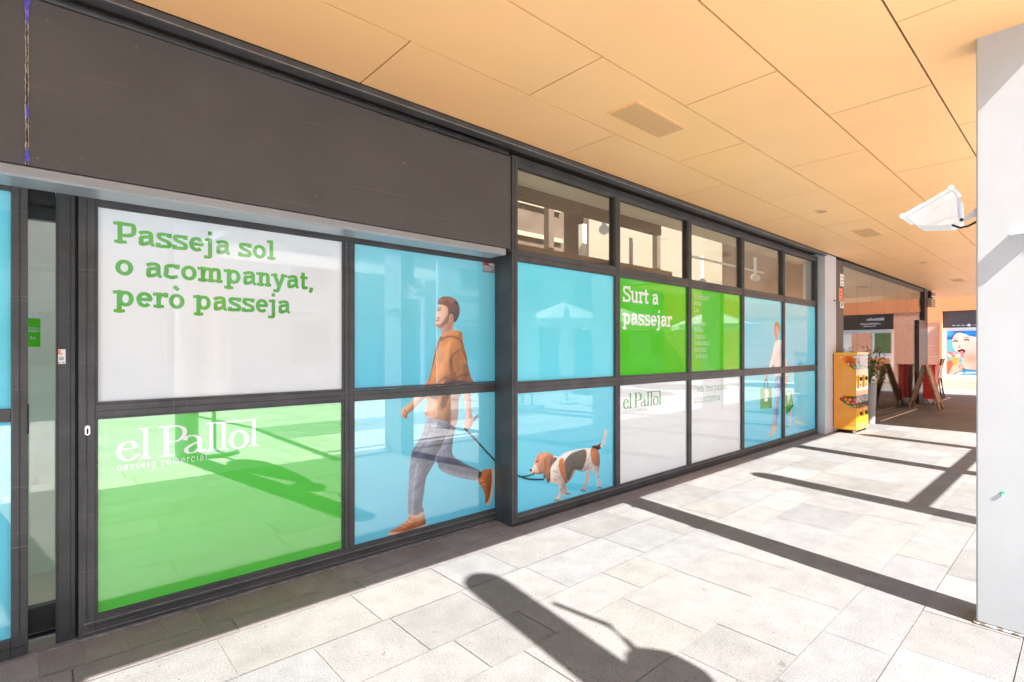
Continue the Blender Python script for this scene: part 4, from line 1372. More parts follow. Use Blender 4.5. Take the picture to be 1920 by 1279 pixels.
# ------------------------------------------------------------------ room behind the windows
room = thing('shop_interior', 'cream and brown empty shop room seen through the clear top lights', 'room', (5, 6, 0))
MB().poly([(-3, 3.6, 0.002), (10.3, 3.6, 0.002), (10.3, 10, 0.002), (-3, 10, 0.002)]).build('floor', 'floor_in', room)
MB().box(-3, 10.3, 3.30, 3.62, 3.0, 3.04).build('ceiling', 'cream', room)  # narrow strip only; roof behind left open so sun lights the room
MB().box(-3, 10.3, 10.0, 10.1, 0, 4.4).box(-3.1, -3, 3.5, 10, 0, 4.4).build('outer_wall', 'cream', room)
MB().box(10.31, 10.4, 3.41, 10, 0, 4.4).build('side_wall', 'brown_wall', room)
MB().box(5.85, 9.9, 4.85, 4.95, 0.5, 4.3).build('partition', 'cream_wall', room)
for x0, x1, y0 in ((2.4, 7.4, 5.4), (9.905, 10.3, 5.2)):  # brown sheets whose colour stands in for the room's dark depth
    MB().box(x0, x1, y0, y0 + 0.1, 0, 4.6).build('brown_partition', 'brown_wall', room)
MB().box(2.9, 5.84, 3.66, 3.74, 2.90, 3.10).build('brown_beam', 'brown_wall', room)
MB().box(2.9, 5.6, 3.36, 3.44, 2.325, 2.375).build('brown_rail', 'brown_wall', room)
MB().box(6.0, 9.8, 3.80, 3.86, 2.36, 2.44).build('brown_rail', 'brown_wall', room)
MB().tube([(2.92, 3.35, 2.285), (5.62, 3.35, 2.285)], 0.032, 14).build('blind_roll', 'tan', room, smooth=True)
for x in (4.45, 6.75):
    MB().box(x, x + 0.09, 4.3, 4.38, 2.2, 3.7).build('brown_post', 'brown_wall', room)
MB().box(2.5, 5.84, 5.34, 5.39, 3.05, 3.11).build('wall_ledge', 'tan', room)
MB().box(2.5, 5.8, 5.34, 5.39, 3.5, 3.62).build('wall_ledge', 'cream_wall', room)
MB().box(4.95, 5.02, 4.2, 4.27, 1.9, 3.0).build('white_conduit', 'cream', room)
MB().tube([(2.7, 4.6, 3.3), (3.4, 4.7, 3.0), (4.2, 5.0, 2.7)], 0.012, 8).tube([(3.2, 4.4, 3.3), (3.2, 4.4, 2.2)], 0.006, 6).build('cable', 'tan', room)
MB().box(-1.5, 0.8, 4.55, 4.62, 0, 3.0).build('grey_partition', 'pale', room)
MB().box(2.0, 2.4, 3.62, 5.5, 0, 4.4).build('return_wall', 'cream', room)
def spot(x, y, z, label):
    t = thing('track_spotlight', label, 'spotlight', (x, y, z), 'white spotlights inside the shop')
    MB().box(x - 0.02, x + 0.02, y - 0.02, y + 0.02, z + 0.06, 3.0).build('stem', 'white_paint', t)
    MB().tube([(x - 0.07, y - 0.05, z - 0.02), (x + 0.07, y + 0.05, z + 0.02)], [0.06, 0.06], 16).build('lamp_head', 'white_paint', t)
spot(8.93, 3.80, 2.66, 'white spotlight hanging behind the last clear top light')
spot(8.15, 4.35, 2.58, 'white spotlight beside the cream wall edge in the fourth top light')
spot(5.05, 3.95, 2.90, 'small white spotlight near the ceiling in the second top light')
tr = tag(MB().box(7.0, 9.6, 3.92, 3.95, 2.80, 2.83).build('light_track', 'white_paint'), 'thin white lighting track crossing behind the last top lights', 'light track')

# ------------------------------------------------------------------ grey pilaster, second shop
pil = thing('pilaster', 'pale grey clad pilaster between the printed windows and the clear shopfront', 'pilaster', (10.2, 3.1, 0))
MB().box(9.936, 10.50, 3.05, 3.40, 0.0, 2.255).box(9.936, 10.50, 3.05, 3.40, 2.262, H - 0.001).box(9.94, 10.49, 3.06, 3.39, 2.2545, 2.2625).build('cladding', 'pilaster', pil, 0.003)
MB().box(10.36, 10.44, 3.035, 3.0495, 2.30, 2.318).build('small_bracket', 'dark_metal', pil)

shop = thing('shopfront', 'clear frameless glass shopfront reflecting the orange end wall', 'shopfront', (14.5, 3.08, 0))
YG = 3.08
bp = MB().box(10.505, 10.93, 3.055, 3.12, 0.0, 3.06).build('brown_side_panel', 'brown_panel', shop, 0.002)
MB().box(10.931, 17.75, 3.05, 3.12, 3.0, 3.075).build('top_rail', 'frame_dark', shop, 0.003)
MB().box(10.931, 17.05, 3.06, 3.10, 0.002, 0.05).build('bottom_rail', 'frame_dark', shop, 0.002)
gx = [10.932, 11.9, 12.9, 13.9, 15.0, 16.1, 17.05]
for i in range(6):
    z1 = 2.9995
    MB().box(gx[i] + 0.003, gx[i + 1] - 0.003, YG, YG + 0.012, 0.051, z1).build('glass_pane', 'shopglass', shop)
MB().box(17.053, 17.747, YG, YG + 0.012, 2.225, 2.9995).build('glass_pane', 'shopglass', shop)
MB().box(17.05, 18.12, 3.03, 3.35, 0.0, 2.22).build('granite_pier', 'granite', shop, 0.004)  # real pier, widened to take in its mirror image in the glass
MB().box(17.75, 18.11, 3.03, 3.33, 2.2205, H - 0.002).build('corner_post', 'black', shop, 0.004)
hd = MB().prism([(13.42 + 0.20 * math.cos(t), 1.42 + 0.028 * math.sin(t)) for t in np.linspace(0, 2 * math.pi, 17)[:-1]], 'y', YG - 0.03, YG - 0.002).build('door_handle', 'black', shop)
for x, z0, z1, m_ in ((10.74, 2.60, 2.82, 'paper'), (10.68, 2.32, 2.56, 'orange_paper'), (10.74, 2.20, 2.31, 'paper')):
    s_ = MB().box(x, x + 0.20, 3.0525, 3.0545, z0, z1).build('sticker', m_, shop)
    q = MB()
    for k in range(3):
        q.box(x + 0.03, x + 0.17, 3.0515, 3.0524, z0 + 0.03 + k * (z1 - z0 - 0.04) / 3, z0 + 0.03 + k * (z1 - z0 - 0.04) / 3 + 0.018)
    q.build('sticker_marks', 'sticker_red' if m_ == 'orange_paper' else 'sticker_grey', s_)
sr = thing('shop_interior', 'dim room behind the clear glass shopfront with a warm bulb', 'room', (14, 6, 0))
MB().poly([(10.5, 3.12, 0.002), (18.1, 3.12, 0.002), (18.1, 9, 0.002), (10.5, 9, 0.002)]).build('floor', 'brown_panel', sr)
MB().box(10.42, 18.1, 8.0, 8.1, 0, 3.6).box(10.41, 10.5, 3.41, 8, 0, 3.6).box(18.13, 18.2, 3.36, 9, 0, 3.6).build('wall', 'tan', sr)
MB().box(10.5, 18.1, 3.13, 8, 3.0, 3.06).build('ceiling', 'cream', sr)
MB().box(11.2, 12.5, 5.0, 5.1, 0.9, 1.9).build('wall_board', 'leaf', sr)
bl = MB().lathe([(0.02, 0.10), (0.055, 0.05), (0.055, 0.0), (0.02, -0.05)], (13.6, 3.9, 2.5), 14).build('hanging_bulb', 'bulb', sr, smooth=True)
MB().tube([(13.6, 3.9, 2.6), (13.6, 3.9, 3.0)], 0.006, 6).build('cord', 'black', bl)
ct = thing('cafe_table', 'small dark cafe table standing inside the clear shopfront', 'table', (15.6, 3.75, 0))
MB().lathe([(0.30, 0), (0.30, 0.03)], (15.6, 3.75, 0.72), 20).build('table_top', 'rust_wood', ct)
MB().lathe([(0.22, 0), (0.22, 0.02), (0.025, 0.03), (0.025, 0.717)], (15.6, 3.75, 0.003), 14).build('pedestal', 'dark_metal', ct)
cc = thing('cafe_chair', 'dark slatted cafe chair just inside the clear shopfront', 'chair', (16.3, 3.5, 0))
for sx_ in (-0.19, 0.19):
    for sy_ in (-0.19, 0.19):
        MB().tube([(16.3 + sx_ * 1.1, 3.5 + sy_ * 1.1, 0.003), (16.3 + sx_, 3.5 + sy_, 0.445)], 0.014, 8).build('leg', 'dark_metal', cc)
MB().box(16.09, 16.51, 3.29, 3.71, 0.4455, 0.475).build('seat', 'rust_wood', cc, 0.005)
MB().tube([(16.5, 3.31, 0.476), (16.56, 3.31, 0.95)], 0.014, 8).tube([(16.5, 3.69, 0.476), (16.56, 3.69, 0.95)], 0.014, 8).box(16.535, 16.555, 3.33, 3.67, 0.80, 0.93).box(16.525, 16.545, 3.33, 3.67, 0.62, 0.72).build('backrest', 'rust_wood', cc)
pl_ = thing('potted_plant', 'leafy green plant in a tall pale planter beyond the yellow machine', 'plant', (11.98, 2.9, 0))
MB().lathe([(0.085, 0), (0.115, 0.78), (0.10, 0.78)], (11.98, 2.9, 0.003), 18).build('pot', 'pot', pl_)
lf = MB()
rr_ = random.Random(3)
for k in range(330):
    c = Vector((12.02 + rr_.gauss(0, 0.15), 2.86 + rr_.gauss(0, 0.10), 1.12 + rr_.gauss(0, 0.16)))
    d = Vector((rr_.uniform(-1, 1), rr_.uniform(-1, 1), rr_.uniform(-0.4, 0.9))).normalized()
    s_ = d.cross(Vector((0, 0, 1))).normalized() * rr_.uniform(0.012, 0.026)
    l = rr_.uniform(0.07, 0.15)
    lf.poly([c, c + d * l * 0.5 + s_, c + d * l, c + d * l * 0.5 - s_])
for k in range(9):
    lf.tube([(11.98, 2.9, 0.76), (12.0 + rr_.gauss(0, 0.1), 2.88 + rr_.gauss(0, 0.06), 1.2)], [0.012, 0.005], 6)
lf.build('leaves', 'leaf', pl_)

box = thing('loudspeaker', 'small grey loudspeaker box hung at the corner post of the clear shopfront', 'loudspeaker', (18.3, 2.95, 2.85))
MB().box(18.125, 18.62, 2.94, 3.20, 2.63, 2.86).build('cabinet', 'tan', box, 0.01)
MB().tube([(18.25, 3.05, 2.97), (18.52, 3.02, 2.97)], 0.10, 16).build('horn', 'chrome', box)
MB().box(18.3, 18.34, 3.0, 3.04, 2.86, 3.09).build('bracket', 'dark_metal', box)

# ------------------------------------------------------------------ yellow capsule machine
vm = thing('vending_machine', 'yellow two-tier capsule vending machine on castors beside the grey pilaster', 'vending machine', (10.8, 2.92, 0))
X0, X1, Y0, Y1 = 10.33, 11.03, 2.695, 3.035
def oval_side(zc0, zc1, up):
    pass
side = MB()
# -X side sheet with two teardrop openings, as a ring of quads around each opening
def sheet_with_holes(mb_, x, xt, y0, y1, z0, z1, holes):
    """side wall of thickness xt-x; each hole reaches the front edge y0"""
    zs = sorted([z0, z1] + [h for hl in holes for h in (hl[0], hl[1])])
    spans = []
    z = z0
    for h0, h1, prof in sorted(holes):
        mb_.box(x, xt, y0, y1, z, h0)
        n = 14
        for k in range(n):
            za, zb = h0 + (h1 - h0) * k / n, h0 + (h1 - h0) * (k + 1) / n
            ea = prof((k + 0.5) / n)
            mb_.box(x, xt, y0 + ea * (y1 - y0), y1, za, zb)
        z = h1
    mb_.box(x, xt, y0, y1, z, z1)
prof_top = lambda t: 0.70 * min(1, (1.15 * t) ** 0.6) if t < 0.86 else 0.70 * max(0.0, 1 - ((t - 0.86) / 0.14) ** 2 * 0.35)
prof_bot = lambda t: 0.74 * min(1, (1.5 * t) ** 0.6) if t < 0.75 else 0.74 - (t - 0.75) * 0.6
HO = [(0.44, 0.645, prof_bot), (1.105, 1.33, prof_top)]
sheet_with_holes(side, X0, X0 + 0.012, Y0 + 0.012, Y1, 0.10, 1.36, HO)
sheet_with_holes(side, X1 - 0.012, X1, Y0 + 0.012, Y1, 0.10, 1.36, HO)
side.box(X0 + 0.0125, X1 - 0.0125, Y1 - 0.012, Y1, 0.10, 1.36)
side.box(X0, X1, Y0, Y0 + 0.0118, 0.10, 0.435).box(X0, X1, Y0, Y0 + 0.0118, 0.655, 1.095)
side.box(X0 + 0.0125, X1 - 0.0125, Y0 + 0.0122, Y1 - 0.0125, 0.425, 0.435).box(X0 + 0.0125, X1 - 0.0125, Y0 + 0.0122, Y1 - 0.0125, 1.09, 1.10)
side.box(X0 + 0.0125, X1 - 0.0125, Y0 + 0.0122, Y1 - 0.0125, 0.66, 0.67).build('cabinet', 'yellow', vm)
MB().prism([(X0 - 0.012, 1.3605), (X1 + 0.012, 1.3605), (X1 + 0.012, 1.385), (X1 - 0.10, 1.40), (X0 + 0.05, 1.40), (X0 - 0.012, 1.388)], 'y', Y0 - 0.012, Y1 + 0.01).build('lid', 'yellow2', vm, 0.004)
MB().box(X0 - 0.01, X1 + 0.01, Y0 - 0.01, Y1 + 0.04, 0.060, 0.0995).build('base', 'yellow', vm, 0.006)
for z0, z1 in ((0.4355, 0.6545), (1.0955, 1.360)):
    MB().box(X0 + 0.001, X1 - 0.001, Y0 + 0.001, Y0 + 0.006, z0, z1).build('front_window', 'thinglass', vm)
for z in (0.80, 0.20):
    for xk in (10.50, 10.81):
        mech = MB().box(xk - 0.07, xk + 0.07, Y0 - 0.02, Y0 - 0.0005, z - 0.02, z + 0.20).build('coin_mechanism', 'yellow2', vm, 0.006)
        MB().tube([(xk, Y0 - 0.045, z + 0.14), (xk, Y0 - 0.0205, z + 0.14)], 0.034, 16).box(xk - 0.04, xk + 0.04, Y0 - 0.05, Y0 - 0.0455, z + 0.133, z + 0.147).build('knob', 'dark_metal', mech)
        MB().box(xk - 0.022, xk + 0.022, Y0 - 0.022, Y0 - 0.0202, z, z + 0.05).build('chute', 'black', mech)
for cx_, cy_ in ((X0 + 0.05, Y0 + 0.04), (X1 - 0.05, Y0 + 0.04), (X0 + 0.05, Y1 + 0.0), (X1 - 0.05, Y1 + 0.0)):
    w = MB().tube([(cx_ - 0.014, cy_, 0.028), (cx_ + 0.014, cy_, 0.028)], 0.027, 14).box(cx_ - 0.02, cx_ + 0.02, cy_ - 0.014, cy_ + 0.014, 0.045, 0.0598)
    w.build('castor', 'chrome', vm)
caps_m = {'green': mat('green_capsule', (0.08, 0.42, 0.12), 0.3, coat=1.4), 'orange': mat('orange_capsule', (0.80, 0.32, 0.08), 0.3, coat=1.4), 'red': mat('red_capsule', (0.55, 0.06, 0.05), 0.3, coat=1.4), 'cream': mat('cream_capsule', (0.75, 0.60, 0.35), 0.3, coat=1.4)}
def capsule(x, y, z, colr, tier):
    n = 10
    r = 0.031
    prof = [(max(0.001, r * math.sin(math.pi * k / n)), -r * math.cos(math.pi * k / n)) for k in range(n + 1)]
    o = MB().lathe(prof, (0, 0, 0), 16).build('capsule', caps_m[colr], None, 0, True)
    o.location = (x, y, z)
    tag(o, '%s toy capsule lying in the %s window of the yellow machine' % (colr, tier), 'capsule', '%s capsules in the %s window' % (colr, tier))
rr_ = random.Random(21)
seqs = {'lower': ['green', 'orange', 'green', 'green', 'red', 'orange', 'orange', 'green', 'red', 'cream', 'red', 'orange'], 'upper': ['green', 'green', 'red', 'orange', 'green', 'cream', 'green', 'red']}
for tier, zb in (('lower', 0.436), ('upper', 1.101)):
    k = 0
    sq = seqs[tier]
    for lay in range(3 if tier == 'lower' else 2):
        for j in range(4):
            for i in range(2 if j % 2 else 3):
                x = X0 + 0.048 + i * 0.20 + (0.03 if lay else 0)
                if i == 0:
                    x = X0 + 0.047 + lay * 0.004
                y = Y0 + 0.05 + j * 0.063 + (0.03 if lay % 2 else 0)
                if y > Y1 - 0.05:
                    continue
                capsule(x, y, zb + 0.032 + lay * 0.054, sq[k % len(sq)], tier)
                k += 1

# ------------------------------------------------------------------ end of the passage
XW = 24.8
wall = thing('end_building', 'orange rendered building closing the passage with salmon tiles and a shop opening', 'building', (XW, 2.5, 0))
op = (-1.6, 3.72)                                  # shop opening in Y
MB().box(XW, XW + 0.4, 3.72, 9.0, 0.30, 2.42).build('tiled_wall', 'wall_tile', wall)
gl_ = MB()
for z in (0.75, 1.17, 1.59, 2.01):
    gl_.box(XW - 0.004, XW, 3.78, 9, z, z + 0.014)
gl_.build('tile_joints', 'plinth', wall)
MB().box(XW - 0.02, XW + 0.4, -9, 9.0, 2.86, 5.2).box(XW - 0.02, XW + 0.4, 3.72, 9.0, 2.425, 2.8595).box(XW - 0.06, XW + 0.4, 3.722, 3.79, 0.3, 2.42).build('upper_wall', 'orange_wall', wall)
MB().box(XW, XW + 0.4, -9, -1.6, 0.3, 2.855).build('tiled_wall', 'wall_tile', wall)
MB().box(XW - 0.03, XW + 0.4, -9, 9.0, 0.0, 0.298).build('plinth', 'plinth', wall)
MB().box(XW + 0.02, XW + 0.4, -1.598, 3.718, 0.30, 0.42).build('sill', 'plinth', wall)
sb = tag(MB().box(XW + 0.10, XW + 0.14, 1.76, 3.718, 2.24, 2.858).build('sign_band', 'sticker_grey'), 'dark sign band with small white marks above the ice cream poster', 'sign')
sb.data.materials[0] = M['brown_panel']
mk = MB()
for k in range(6):
    y = 3.45 - k * 0.13
    mk.box(XW + 0.094, XW + 0.0995, y - 0.09, y, 2.31, 2.335)
for y in (2.98, 2.58):
    mk.tube([(XW + 0.090, y, 2.325), (XW + 0.0995, y, 2.325)], 0.05, 16)
mk.box(XW + 0.094, XW + 0.0995, 2.66, 2.92, 2.315, 2.335).box(XW + 0.094, XW + 0.0995, 2.1, 2.52, 2.315, 2.335)
mk.build('sign_marks', 'paper', sb)
MB().box(XW, XW + 0.4, 0.96, 1.755, 0.425, 2.855).build('tiled_pier', 'wall_tile', wall)
s2b = tag(MB().box(XW + 0.10, XW + 0.14, -1.598, 0.955, 2.24, 2.858).build('sign_band', 'black'), 'black sign band with white print over the second shop opening of the end wall', 'sign')
rr_ = random.Random(5)
for z, h_, n_, y in ((2.60, 0.12, 9, 0.62), (2.45, 0.06, 11, 0.50), (2.36, 0.05, 6, 0.34)):
    m2_ = MB()
    for k in range(n_):
        w_ = rr_.uniform(0.03, 0.075)
        m2_.box(XW + 0.094, XW + 0.0995, y - w_, y, z, z + h_ * rr_.uniform(0.6, 1))
        y -= w_ + (0.02 if rr_.random() < 0.25 else 0.010)
    m2_.build('lettering', 'paper', s2b)
MB().box(XW + 0.10, XW + 0.15, -1.598, 0.955, 0.421, 2.235).build('window_board', 'paper', wall)
for ya, yb, za, zb, m_ in ((0.3, 0.85, 1.3, 2.1, 'leaf'), (-0.5, 0.2, 1.2, 2.1, 'wall_tile'), (-0.4, 0.8, 0.5, 1.1, 'orange_wall')):
    MB().box(XW + 0.092, XW + 0.0985, ya, yb, za, zb).build('window_print', m_, wall)
pf = thing('poster', 'large poster of a child in a blue cap licking ice cream on the end wall', 'poster', (XW, 1.0, 1.2))
MB().box(XW + 0.10, XW + 0.15, 1.78, 3.70, 0.421, 2.235).build('backing_frame', 'paper', pf)
boy_poster(XW + 0.094, 3.60, 1.88, 0.53, 2.12, pf)
MB().box(XW + 0.085, XW + 0.0995, 1.78, 3.70, 0.421, 0.52).build('lower_rail', 'pilaster', pf)

# A-frame board seen edge-on
af = thing('sandwich_board', 'worn brown A-frame sandwich board standing open on the brown paving', 'sandwich board', (15.95, 2.7, 0))
def leg(y, x, ytop, xtop, w=0.045):
    return MB().tube([(x, y, 0.0), (xtop, ytop, 1.06)], w * 0.62, 6)
xa, xb = 15.66, 16.10
for nm, yb, yt in (('board', 2.395, 2.66), ('board', 3.00, 2.70)):
    bdm = MB()
    dy = 0.012 if yb > 2.7 else -0.012
    q = [(xa + 0.03, yb, 0.16), (xb - 0.03, yb, 0.16)]
    k = 0.16 / 1.06
    def yy_(z): return yb + (yt - yb) * z / 1.06
    b0 = len(bdm.v)
    bdm.v += [(xa + 0.03, yy_(0.18), 0.18), (xb - 0.03, yy_(0.18), 0.18), (xb - 0.03, yy_(1.03), 1.03), (xa + 0.03, yy_(1.03), 1.03)]
    bdm.v += [(p[0], p[1] + dy, p[2]) for p in bdm.v[b0:b0 + 4]]
    bdm.f += [tuple(b0 + i for i in q_) for q_ in ((0, 1, 2, 3), (7, 6, 5, 4), (0, 4, 5, 1), (1, 5, 6, 2), (2, 6, 7, 3), (3, 7, 4, 0))]
    bo = bdm.build('board', 'rust_wood', af)
    for xx in (xa, xb):
        MB().tube([(xx, yb, 0.0), (xx, yt, 1.075)], 0.026, 8).build('leg', 'rust_wood', bo)
MB().box(xa - 0.02, xb + 0.02, 2.655, 2.71, 1.045, 1.08).build('hinge_rail', 'rust_wood', af, 0.004)
MB().tube([(xa, 2.52, 0.62), (xa, 2.86, 0.62)], 0.009, 6).build('spreader_bar', 'chrome', af)

# red wheeled panel behind it
rb = thing('red_display_stand', 'red panelled stand on castors behind the sandwich board', 'display stand', (17.2, 2.85, 0))
MB().box(17.00, 17.40, 2.69, 2.945, 0.17, 1.02).build('panel_box', 'red', rb, 0.012)
MB().box(16.985, 17.415, 2.67, 2.965, 1.0205, 1.05).build('top_edge', 'red', rb, 0.004)
for cx_, cy_ in ((17.06, 2.73), (17.34, 2.73), (17.06, 2.91), (17.34, 2.91)):
    MB().tube([(cx_ - 0.02, cy_, 0.045), (cx_ + 0.02, cy_, 0.045)], 0.045, 14).box(cx_ - 0.012, cx_ + 0.012, cy_ - 0.012, cy_ + 0.012, 0.088, 0.17).build('castor', 'chrome', rb)
ch = thing('folding_chair', 'slim dark folded chair leaning by the end wall poster', 'chair', (19.3, 2.85, 0))
for x in (19.2, 19.58):
    MB().tube([(x, 2.885, 1.18), (x, 2.985, 0.62), (x, 2.872, 0.0)], 0.013, 8).build('frame_leg', 'dark_metal', ch)
    MB().tube([(x, 2.955, 0.62), (x, 2.915, 0.0)], 0.011, 8).build('frame_leg', 'dark_metal', ch)
MB().tube([(19.2, 2.93, 0.28), (19.58, 2.93, 0.28)], 0.010, 6).build('rung', 'dark_metal', ch)
MB().prism([(2.890, 1.17), (2.925, 1.17), (2.955, 0.98), (2.918, 0.98)], 'x', 19.22, 19.56).build('backrest', 'rust_wood', ch, 0.004)
MB().prism([(2.955, 0.90), (2.99, 0.90), (2.995, 0.61), (2.965, 0.61)], 'x', 19.22, 19.56).build('seat', 'pale', ch, 0.004)

# ------------------------------------------------------------------ white columns along the walkway edge
def column(x, label):
    t = thing('column', label, 'column', (x, 0.2, 0), 'white columns at the walkway edge')
    m_ = MB()
    m_.box(x, x + 0.20, -0.06, 0.411, 0.012, H + 0.04)
    m_.build('shaft', 'column_render', t, 0.008)
    MB().box(x - 0.010, x + 0.21, -0.07, 0.421, 0.0, 0.0118).build('base_joint', 'dirt', t, 0.004)
    return t
cA = column(3.667, 'white rendered column cut by the right edge of the picture')
for x, lb in ((-0.53, 'white rendered column behind the viewer'), (7.867, 'white rendered column hidden behind the near column, second along'), (12.067, 'white rendered column hidden behind the near column, third along')):
    copy_tree(cA, (x, 0.2, 0), lb)
sm = MB()
n = 14
pts = []
for k in range(n + 1):
    t = R(60 + 190 * k / n)
    pts.append((3.664, 0.302 - 0.012 * math.cos(t), 0.708 + 0.011 * math.sin(t)))
sm.tube(pts, [0.0018 + 0.0022 * math.sin(math.pi * k / n) for k in range(n + 1)], 6)
tag(sm.build('paint_mark', 'teal'), 'small green curl of paint on the white column', 'paint mark')

# ------------------------------------------------------------------ floodlight on the column
fl = thing('floodlight', 'white wedge-shaped floodlight on a bracket at the column, aimed up at the soffit', 'floodlight', (3.8, 0.55, 2.2))
prof = [(0.724, 2.215), (0.516, 2.325), (0.494, 2.285), (0.490, 2.160), (0.535, 2.138), (0.675, 2.158)]
MB().prism(prof, 'x', 3.72, 3.93).build('housing', 'white_paint', fl, 0.006)
fx0, fx1 = 3.705, 3.945
dv = Vector((0.516 - 0.724, 0.325 - 0.215)).normalized()
nv = Vector((dv.y, -dv.x)) * -1
def fpt(s_, t_): return (0.724 + dv.x * s_ + nv.x * t_, 2.215 + dv.y * s_ + nv.y * t_)
L_ = math.hypot(0.208, 0.11)
sgn = 1 if (nv.y > 0) else -1
MB().prism([fpt(-0.018, 0.0005 * sgn), fpt(L_ + 0.018, 0.0005 * sgn), fpt(L_ + 0.018, 0.020 * sgn), fpt(-0.018, 0.020 * sgn)], 'x', fx0, fx1).build('front_frame', 'white_paint', fl, 0.004)
MB().prism([fpt(0.015, 0.0205 * sgn), fpt(L_ - 0.015, 0.0205 * sgn), fpt(L_ - 0.015, 0.0225 * sgn), fpt(0.015, 0.0225 * sgn)], 'x', fx0 + 0.03, fx1 - 0.03).build('lamp_glass', 'lamp_glass', fl)
for s_ in (-0.005, L_ + 0.005):
    p_ = fpt(s_, 0.010 * sgn)
    MB().tube([(fx0 - 0.012, p_[0], p_[1]), (fx0 + 0.01, p_[0], p_[1])], 0.015, 10).build('clip', 'white_paint', fl)
MB().prism([(0.60, 2.235), (0.53, 2.272), (0.515, 2.235), (0.53, 2.20), (0.575, 2.205)], 'x', 3.717, 3.7205).build('side_emboss', 'white_paint', fl, 0.0012)
MB().prism([(0.565, 2.137), (0.60, 2.150), (0.53, 2.170), (0.478, 2.165), (0.462, 2.150), (0.478, 2.138)], 'x', 3.706, 3.7195).build('pivot_plate', 'white_paint', fl, 0.003)
MB().tube([(3.700, 0.474, 2.152), (3.722, 0.474, 2.152)], 0.009, 10).build('pivot_bolt', 'dark_metal', fl)
MB().prism([(0.468, 2.158), (0.405, 2.215), (0.405, 2.17), (0.462, 2.142)], 'x', 3.707, 3.716).build('bracket_arm', 'pilaster', fl, 0.001)
MB().tube([(3.76, 0.52, 2.140), (3.75, 0.485, 2.118), (3.74, 0.45, 2.120), (3.74, 0.409, 2.142)], 0.006, 8).build('cable', 'dark_metal', fl, smooth=True)
br = tag(MB().box(3.630, 3.6665, 0.155, 0.283, 2.028, 2.036).box(3.655, 3.6665, 0.03, 0.16, 2.005, 2.058).build('bracket', 'pilaster'), 'thin metal bracket on the lit face of the white column', 'bracket')

# ------------------------------------------------------------------ square on the open side, seen in the glass and as shadows
def lamp_post(x, label):
    t = thing('lamp_post', label, 'lamp post', (x, -1.33, 0), 'tall round posts on the open side')
    MB().lathe([(0.18, 0.0), (0.18, 0.02), (0.135, 0.03), (0.135, 3.9)], (x, -1.33, 0.001), 24).build('pole', 'render_white', t)
    MB().lathe([(0.136, 3.902), (0.136, 4.02), (0.125, 4.1), (0.09, 4.15), (0.04, 4.17), (0.005, 4.175)], (x, -1.33, 0), 24).build('dome_cap', 'render_white', t, smooth=True)
    return t
lp = lamp_post(1.43, 'tall white post standing level with the logo pane, out in the square')
copy_tree(lp, (5.56, -1.33, 0), 'tall white post out in the square, level with the printed hound pane')
copy_tree(lp, (9.76, -1.33, 0), 'tall white post out in the square, level with the last printed panes')
br_ = tag(MB().box(5.67, 9.655, -1.36, -1.30, 2.50, 2.62).build('cross_bar', 'render_white'), 'horizontal white bar joining two tall posts out in the square', 'bar')
def on_plane(px, py, yp):
    """point on the upright plane y = yp whose shadow falls where the picture shows it on the paving"""
    s_ = unproj_floor(px, py)
    k = (yp - s_[1]) / -ldir.y
    return (s_[0] - ldir.x * k, yp, -ldir.z * k)
def unproj_floor(px, py):
    a, b = (px - 960) / 978, (655 - py) / 978
    d = (math.cos(_th) + math.sin(_th) * a, math.sin(_th) - math.cos(_th) * a, b)
    t = -1.45 / d[2]
    return (t * d[0], t * d[1])
hl = thing('hanging_lamp', 'lantern on a drooping cable beside the nearest tall post', 'lamp', on_plane(1250, 1260, -1.33))
MB().tube([on_plane(x, y, -1.33) for x, y in ((1040, 1132), (1085, 1150), (1140, 1172), (1178, 1205), (1205, 1238), (1228, 1246))], 0.020, 8).build('cable', 'dark_metal', hl, smooth=True)
lx_, ly_, lz_ = on_plane(1250, 1262, -1.33)  # rounded shape added only to cast the blob of shadow on the paving
MB().lathe([(0.03, 0.17), (0.09, 0.14), (0.15, 0.05), (0.16, -0.06), (0.10, -0.20), (0.04, -0.22)], (lx_, ly_, lz_), 18).build('lantern', 'canvas', hl, smooth=True)
def closed_parasol(x, y, label):
    t = thing('parasol', label, 'parasol', (x, y, 0), 'folded white parasols in the square')
    n = 24
    m_ = MB()
    rings = [(0.10, 0.75), (0.17, 1.0), (0.16, 1.5), (0.12, 2.0), (0.06, 2.45), (0.015, 2.62)]
    for r, z in rings:
        for k in range(n):
            a_ = 2 * math.pi * k / n
            q = r * (1 + 0.28 * math.cos(8 * a_))
            m_.v.append((x + q * math.cos(a_), y + q * math.sin(a_), z))
    for i in range(len(rings) - 1):
        for k in range(n):
            m_.f.append((i * n + k, i * n + (k + 1) % n, (i + 1) * n + (k + 1) % n, (i + 1) * n + k))
    m_.build('folded_canopy', 'canvas', t)
    MB().lathe([(0.30, 0), (0.30, 0.05), (0.03, 0.06), (0.025, 0.75), (0.02, 2.66)], (x, y, 0.001), 16).build('stand', 'pilaster', t)
    return t
cp = closed_parasol(1.76, -1.36, 'folded white parasol standing beside the nearest tall post')
for x, y, lb in ((8.4, -2.6, 'folded white parasol reflected at the left of the plain cyan pane'), (9.0, -2.9, 'folded white parasol reflected second in the plain cyan pane'), (10.4, -3.0, 'folded white parasol reflected nearest the white post')):
    copy_tree(cp, (x, y, 0), lb)
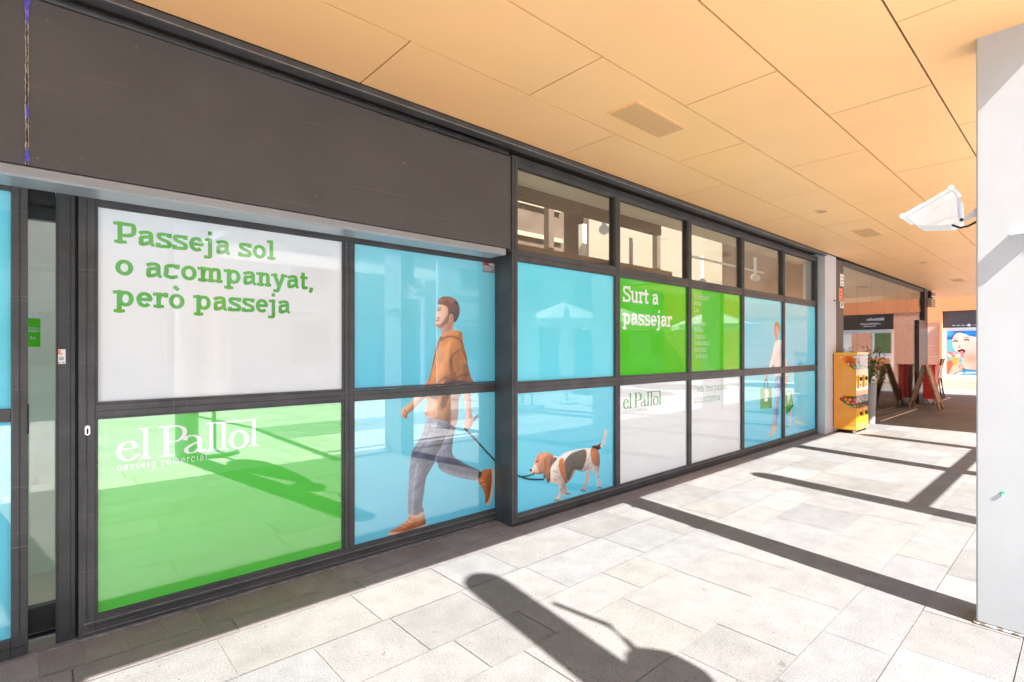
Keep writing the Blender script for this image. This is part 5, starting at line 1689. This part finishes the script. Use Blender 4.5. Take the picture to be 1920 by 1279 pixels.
def open_parasol(x, y, label, s=1.7):
    t = thing('parasol', label, 'parasol', (x, y, 0), 'open white parasols in the square')
    m_ = MB()
    n = 8
    o_ = [(x + s * math.cos(2 * math.pi * (k + .5) / n), y + s * math.sin(2 * math.pi * (k + .5) / n), 2.5) for k in range(n)]
    for k in range(n):
        a_, b_ = o_[k], o_[(k + 1) % n]
        m_.poly([a_, b_, (x, y, 3.15)])
        m_.poly([(a_[0], a_[1], 2.28), (b_[0], b_[1], 2.28), b_, a_])
    m_.build('canopy', 'canvas', t)
    rb_ = MB()
    for k in range(n):
        rb_.tube([(x, y, 3.10), (o_[k][0], o_[k][1], 2.46)], 0.018, 6).tube([(x, y, 2.3), (x + (o_[k][0] - x) * 0.55, y + (o_[k][1] - y) * 0.55, 2.76)], 0.015, 6)
    rb_.build('ribs', 'dark_metal', t)
    MB().lathe([(0.35, 0), (0.35, 0.08), (0.03, 0.1), (0.03, 3.1)], (x, y, 0.001), 16).build('stand', 'dark_metal', t)
    return t
po = open_parasol(14.0, -6.4, 'open white parasol out in the square beyond the folded ones')
for x, y, lb in ((17.8, -6.6, 'open white parasol farther along the square'), (21.5, -4.6, 'open white parasol nearest the end building')):
    copy_tree(po, (x, y, 0), lb)
pg_ = thing('pergola', 'slatted pergola out in the square throwing striped shade', 'pergola', (5, -6, 0))
sl_ = MB()
for k in range(9):
    sl_.box(2.4, 8.6, -6.9 + k * 0.18, -6.86 + k * 0.18, 3.6, 3.66)
for k in range(3):
    sl_.box(2.2, 5.3, -4.15 + k * 0.28, -4.11 + k * 0.28, 3.9, 3.95)
sl_.build('slats', 'canvas', pg_)
MB().box(2.3, 2.4, -7.0, -3.3, 3.5, 3.6).box(8.6, 8.7, -7.0, -5.3, 3.5, 3.6).box(2.3, 2.4, -7.0, -6.9, 0, 3.5).box(8.6, 8.7, -7.0, -6.9, 0, 3.5).build('posts', 'render_white', pg_)
ob = thing('apartment_building', 'pale apartment building across the square, seen only in the glass', 'building', (8, -16, 0))
MB().box(-26, 48, -18, -16, 0, 9.5).build('wall', 'facade_far', ob)
for fl_ in range(3):
    for k in range(16):
        x = -23 + k * 4.4
        z = 0.4 + fl_ * 3.1
        w_ = MB().box(x, x + 1.7, -15.995, -15.96, z + 0.5, z + 2.3).build('window', 'window_far', ob)
        MB().box(x - 0.12, x + 1.82, -15.99, -15.9, z + 2.302, z + 2.42).box(x - 0.12, x - 0.002, -15.99, -15.9, z + 0.4, z + 2.3).box(x + 1.702, x + 1.82, -15.99, -15.9, z + 0.4, z + 2.3).build('window_surround', 'render_white', w_)
    if fl_:
        bb = MB().box(-26, 48, -15.998, -15.1, fl_ * 3.1 - 0.1, fl_ * 3.1 + 0.05)
        bb.build('balcony_slab', 'render_white', ob)
        rl = MB()
        for k in range(180):
            rl.box(-25.8 + k * 0.41, -25.76 + k * 0.41, -15.15, -15.12, fl_ * 3.1 + 0.05, fl_ * 3.1 + 1.0)
        rl.box(-26, 48, -15.16, -15.11, fl_ * 3.1 + 1.0, fl_ * 3.1 + 1.05).build('railing', 'render_white', ob)
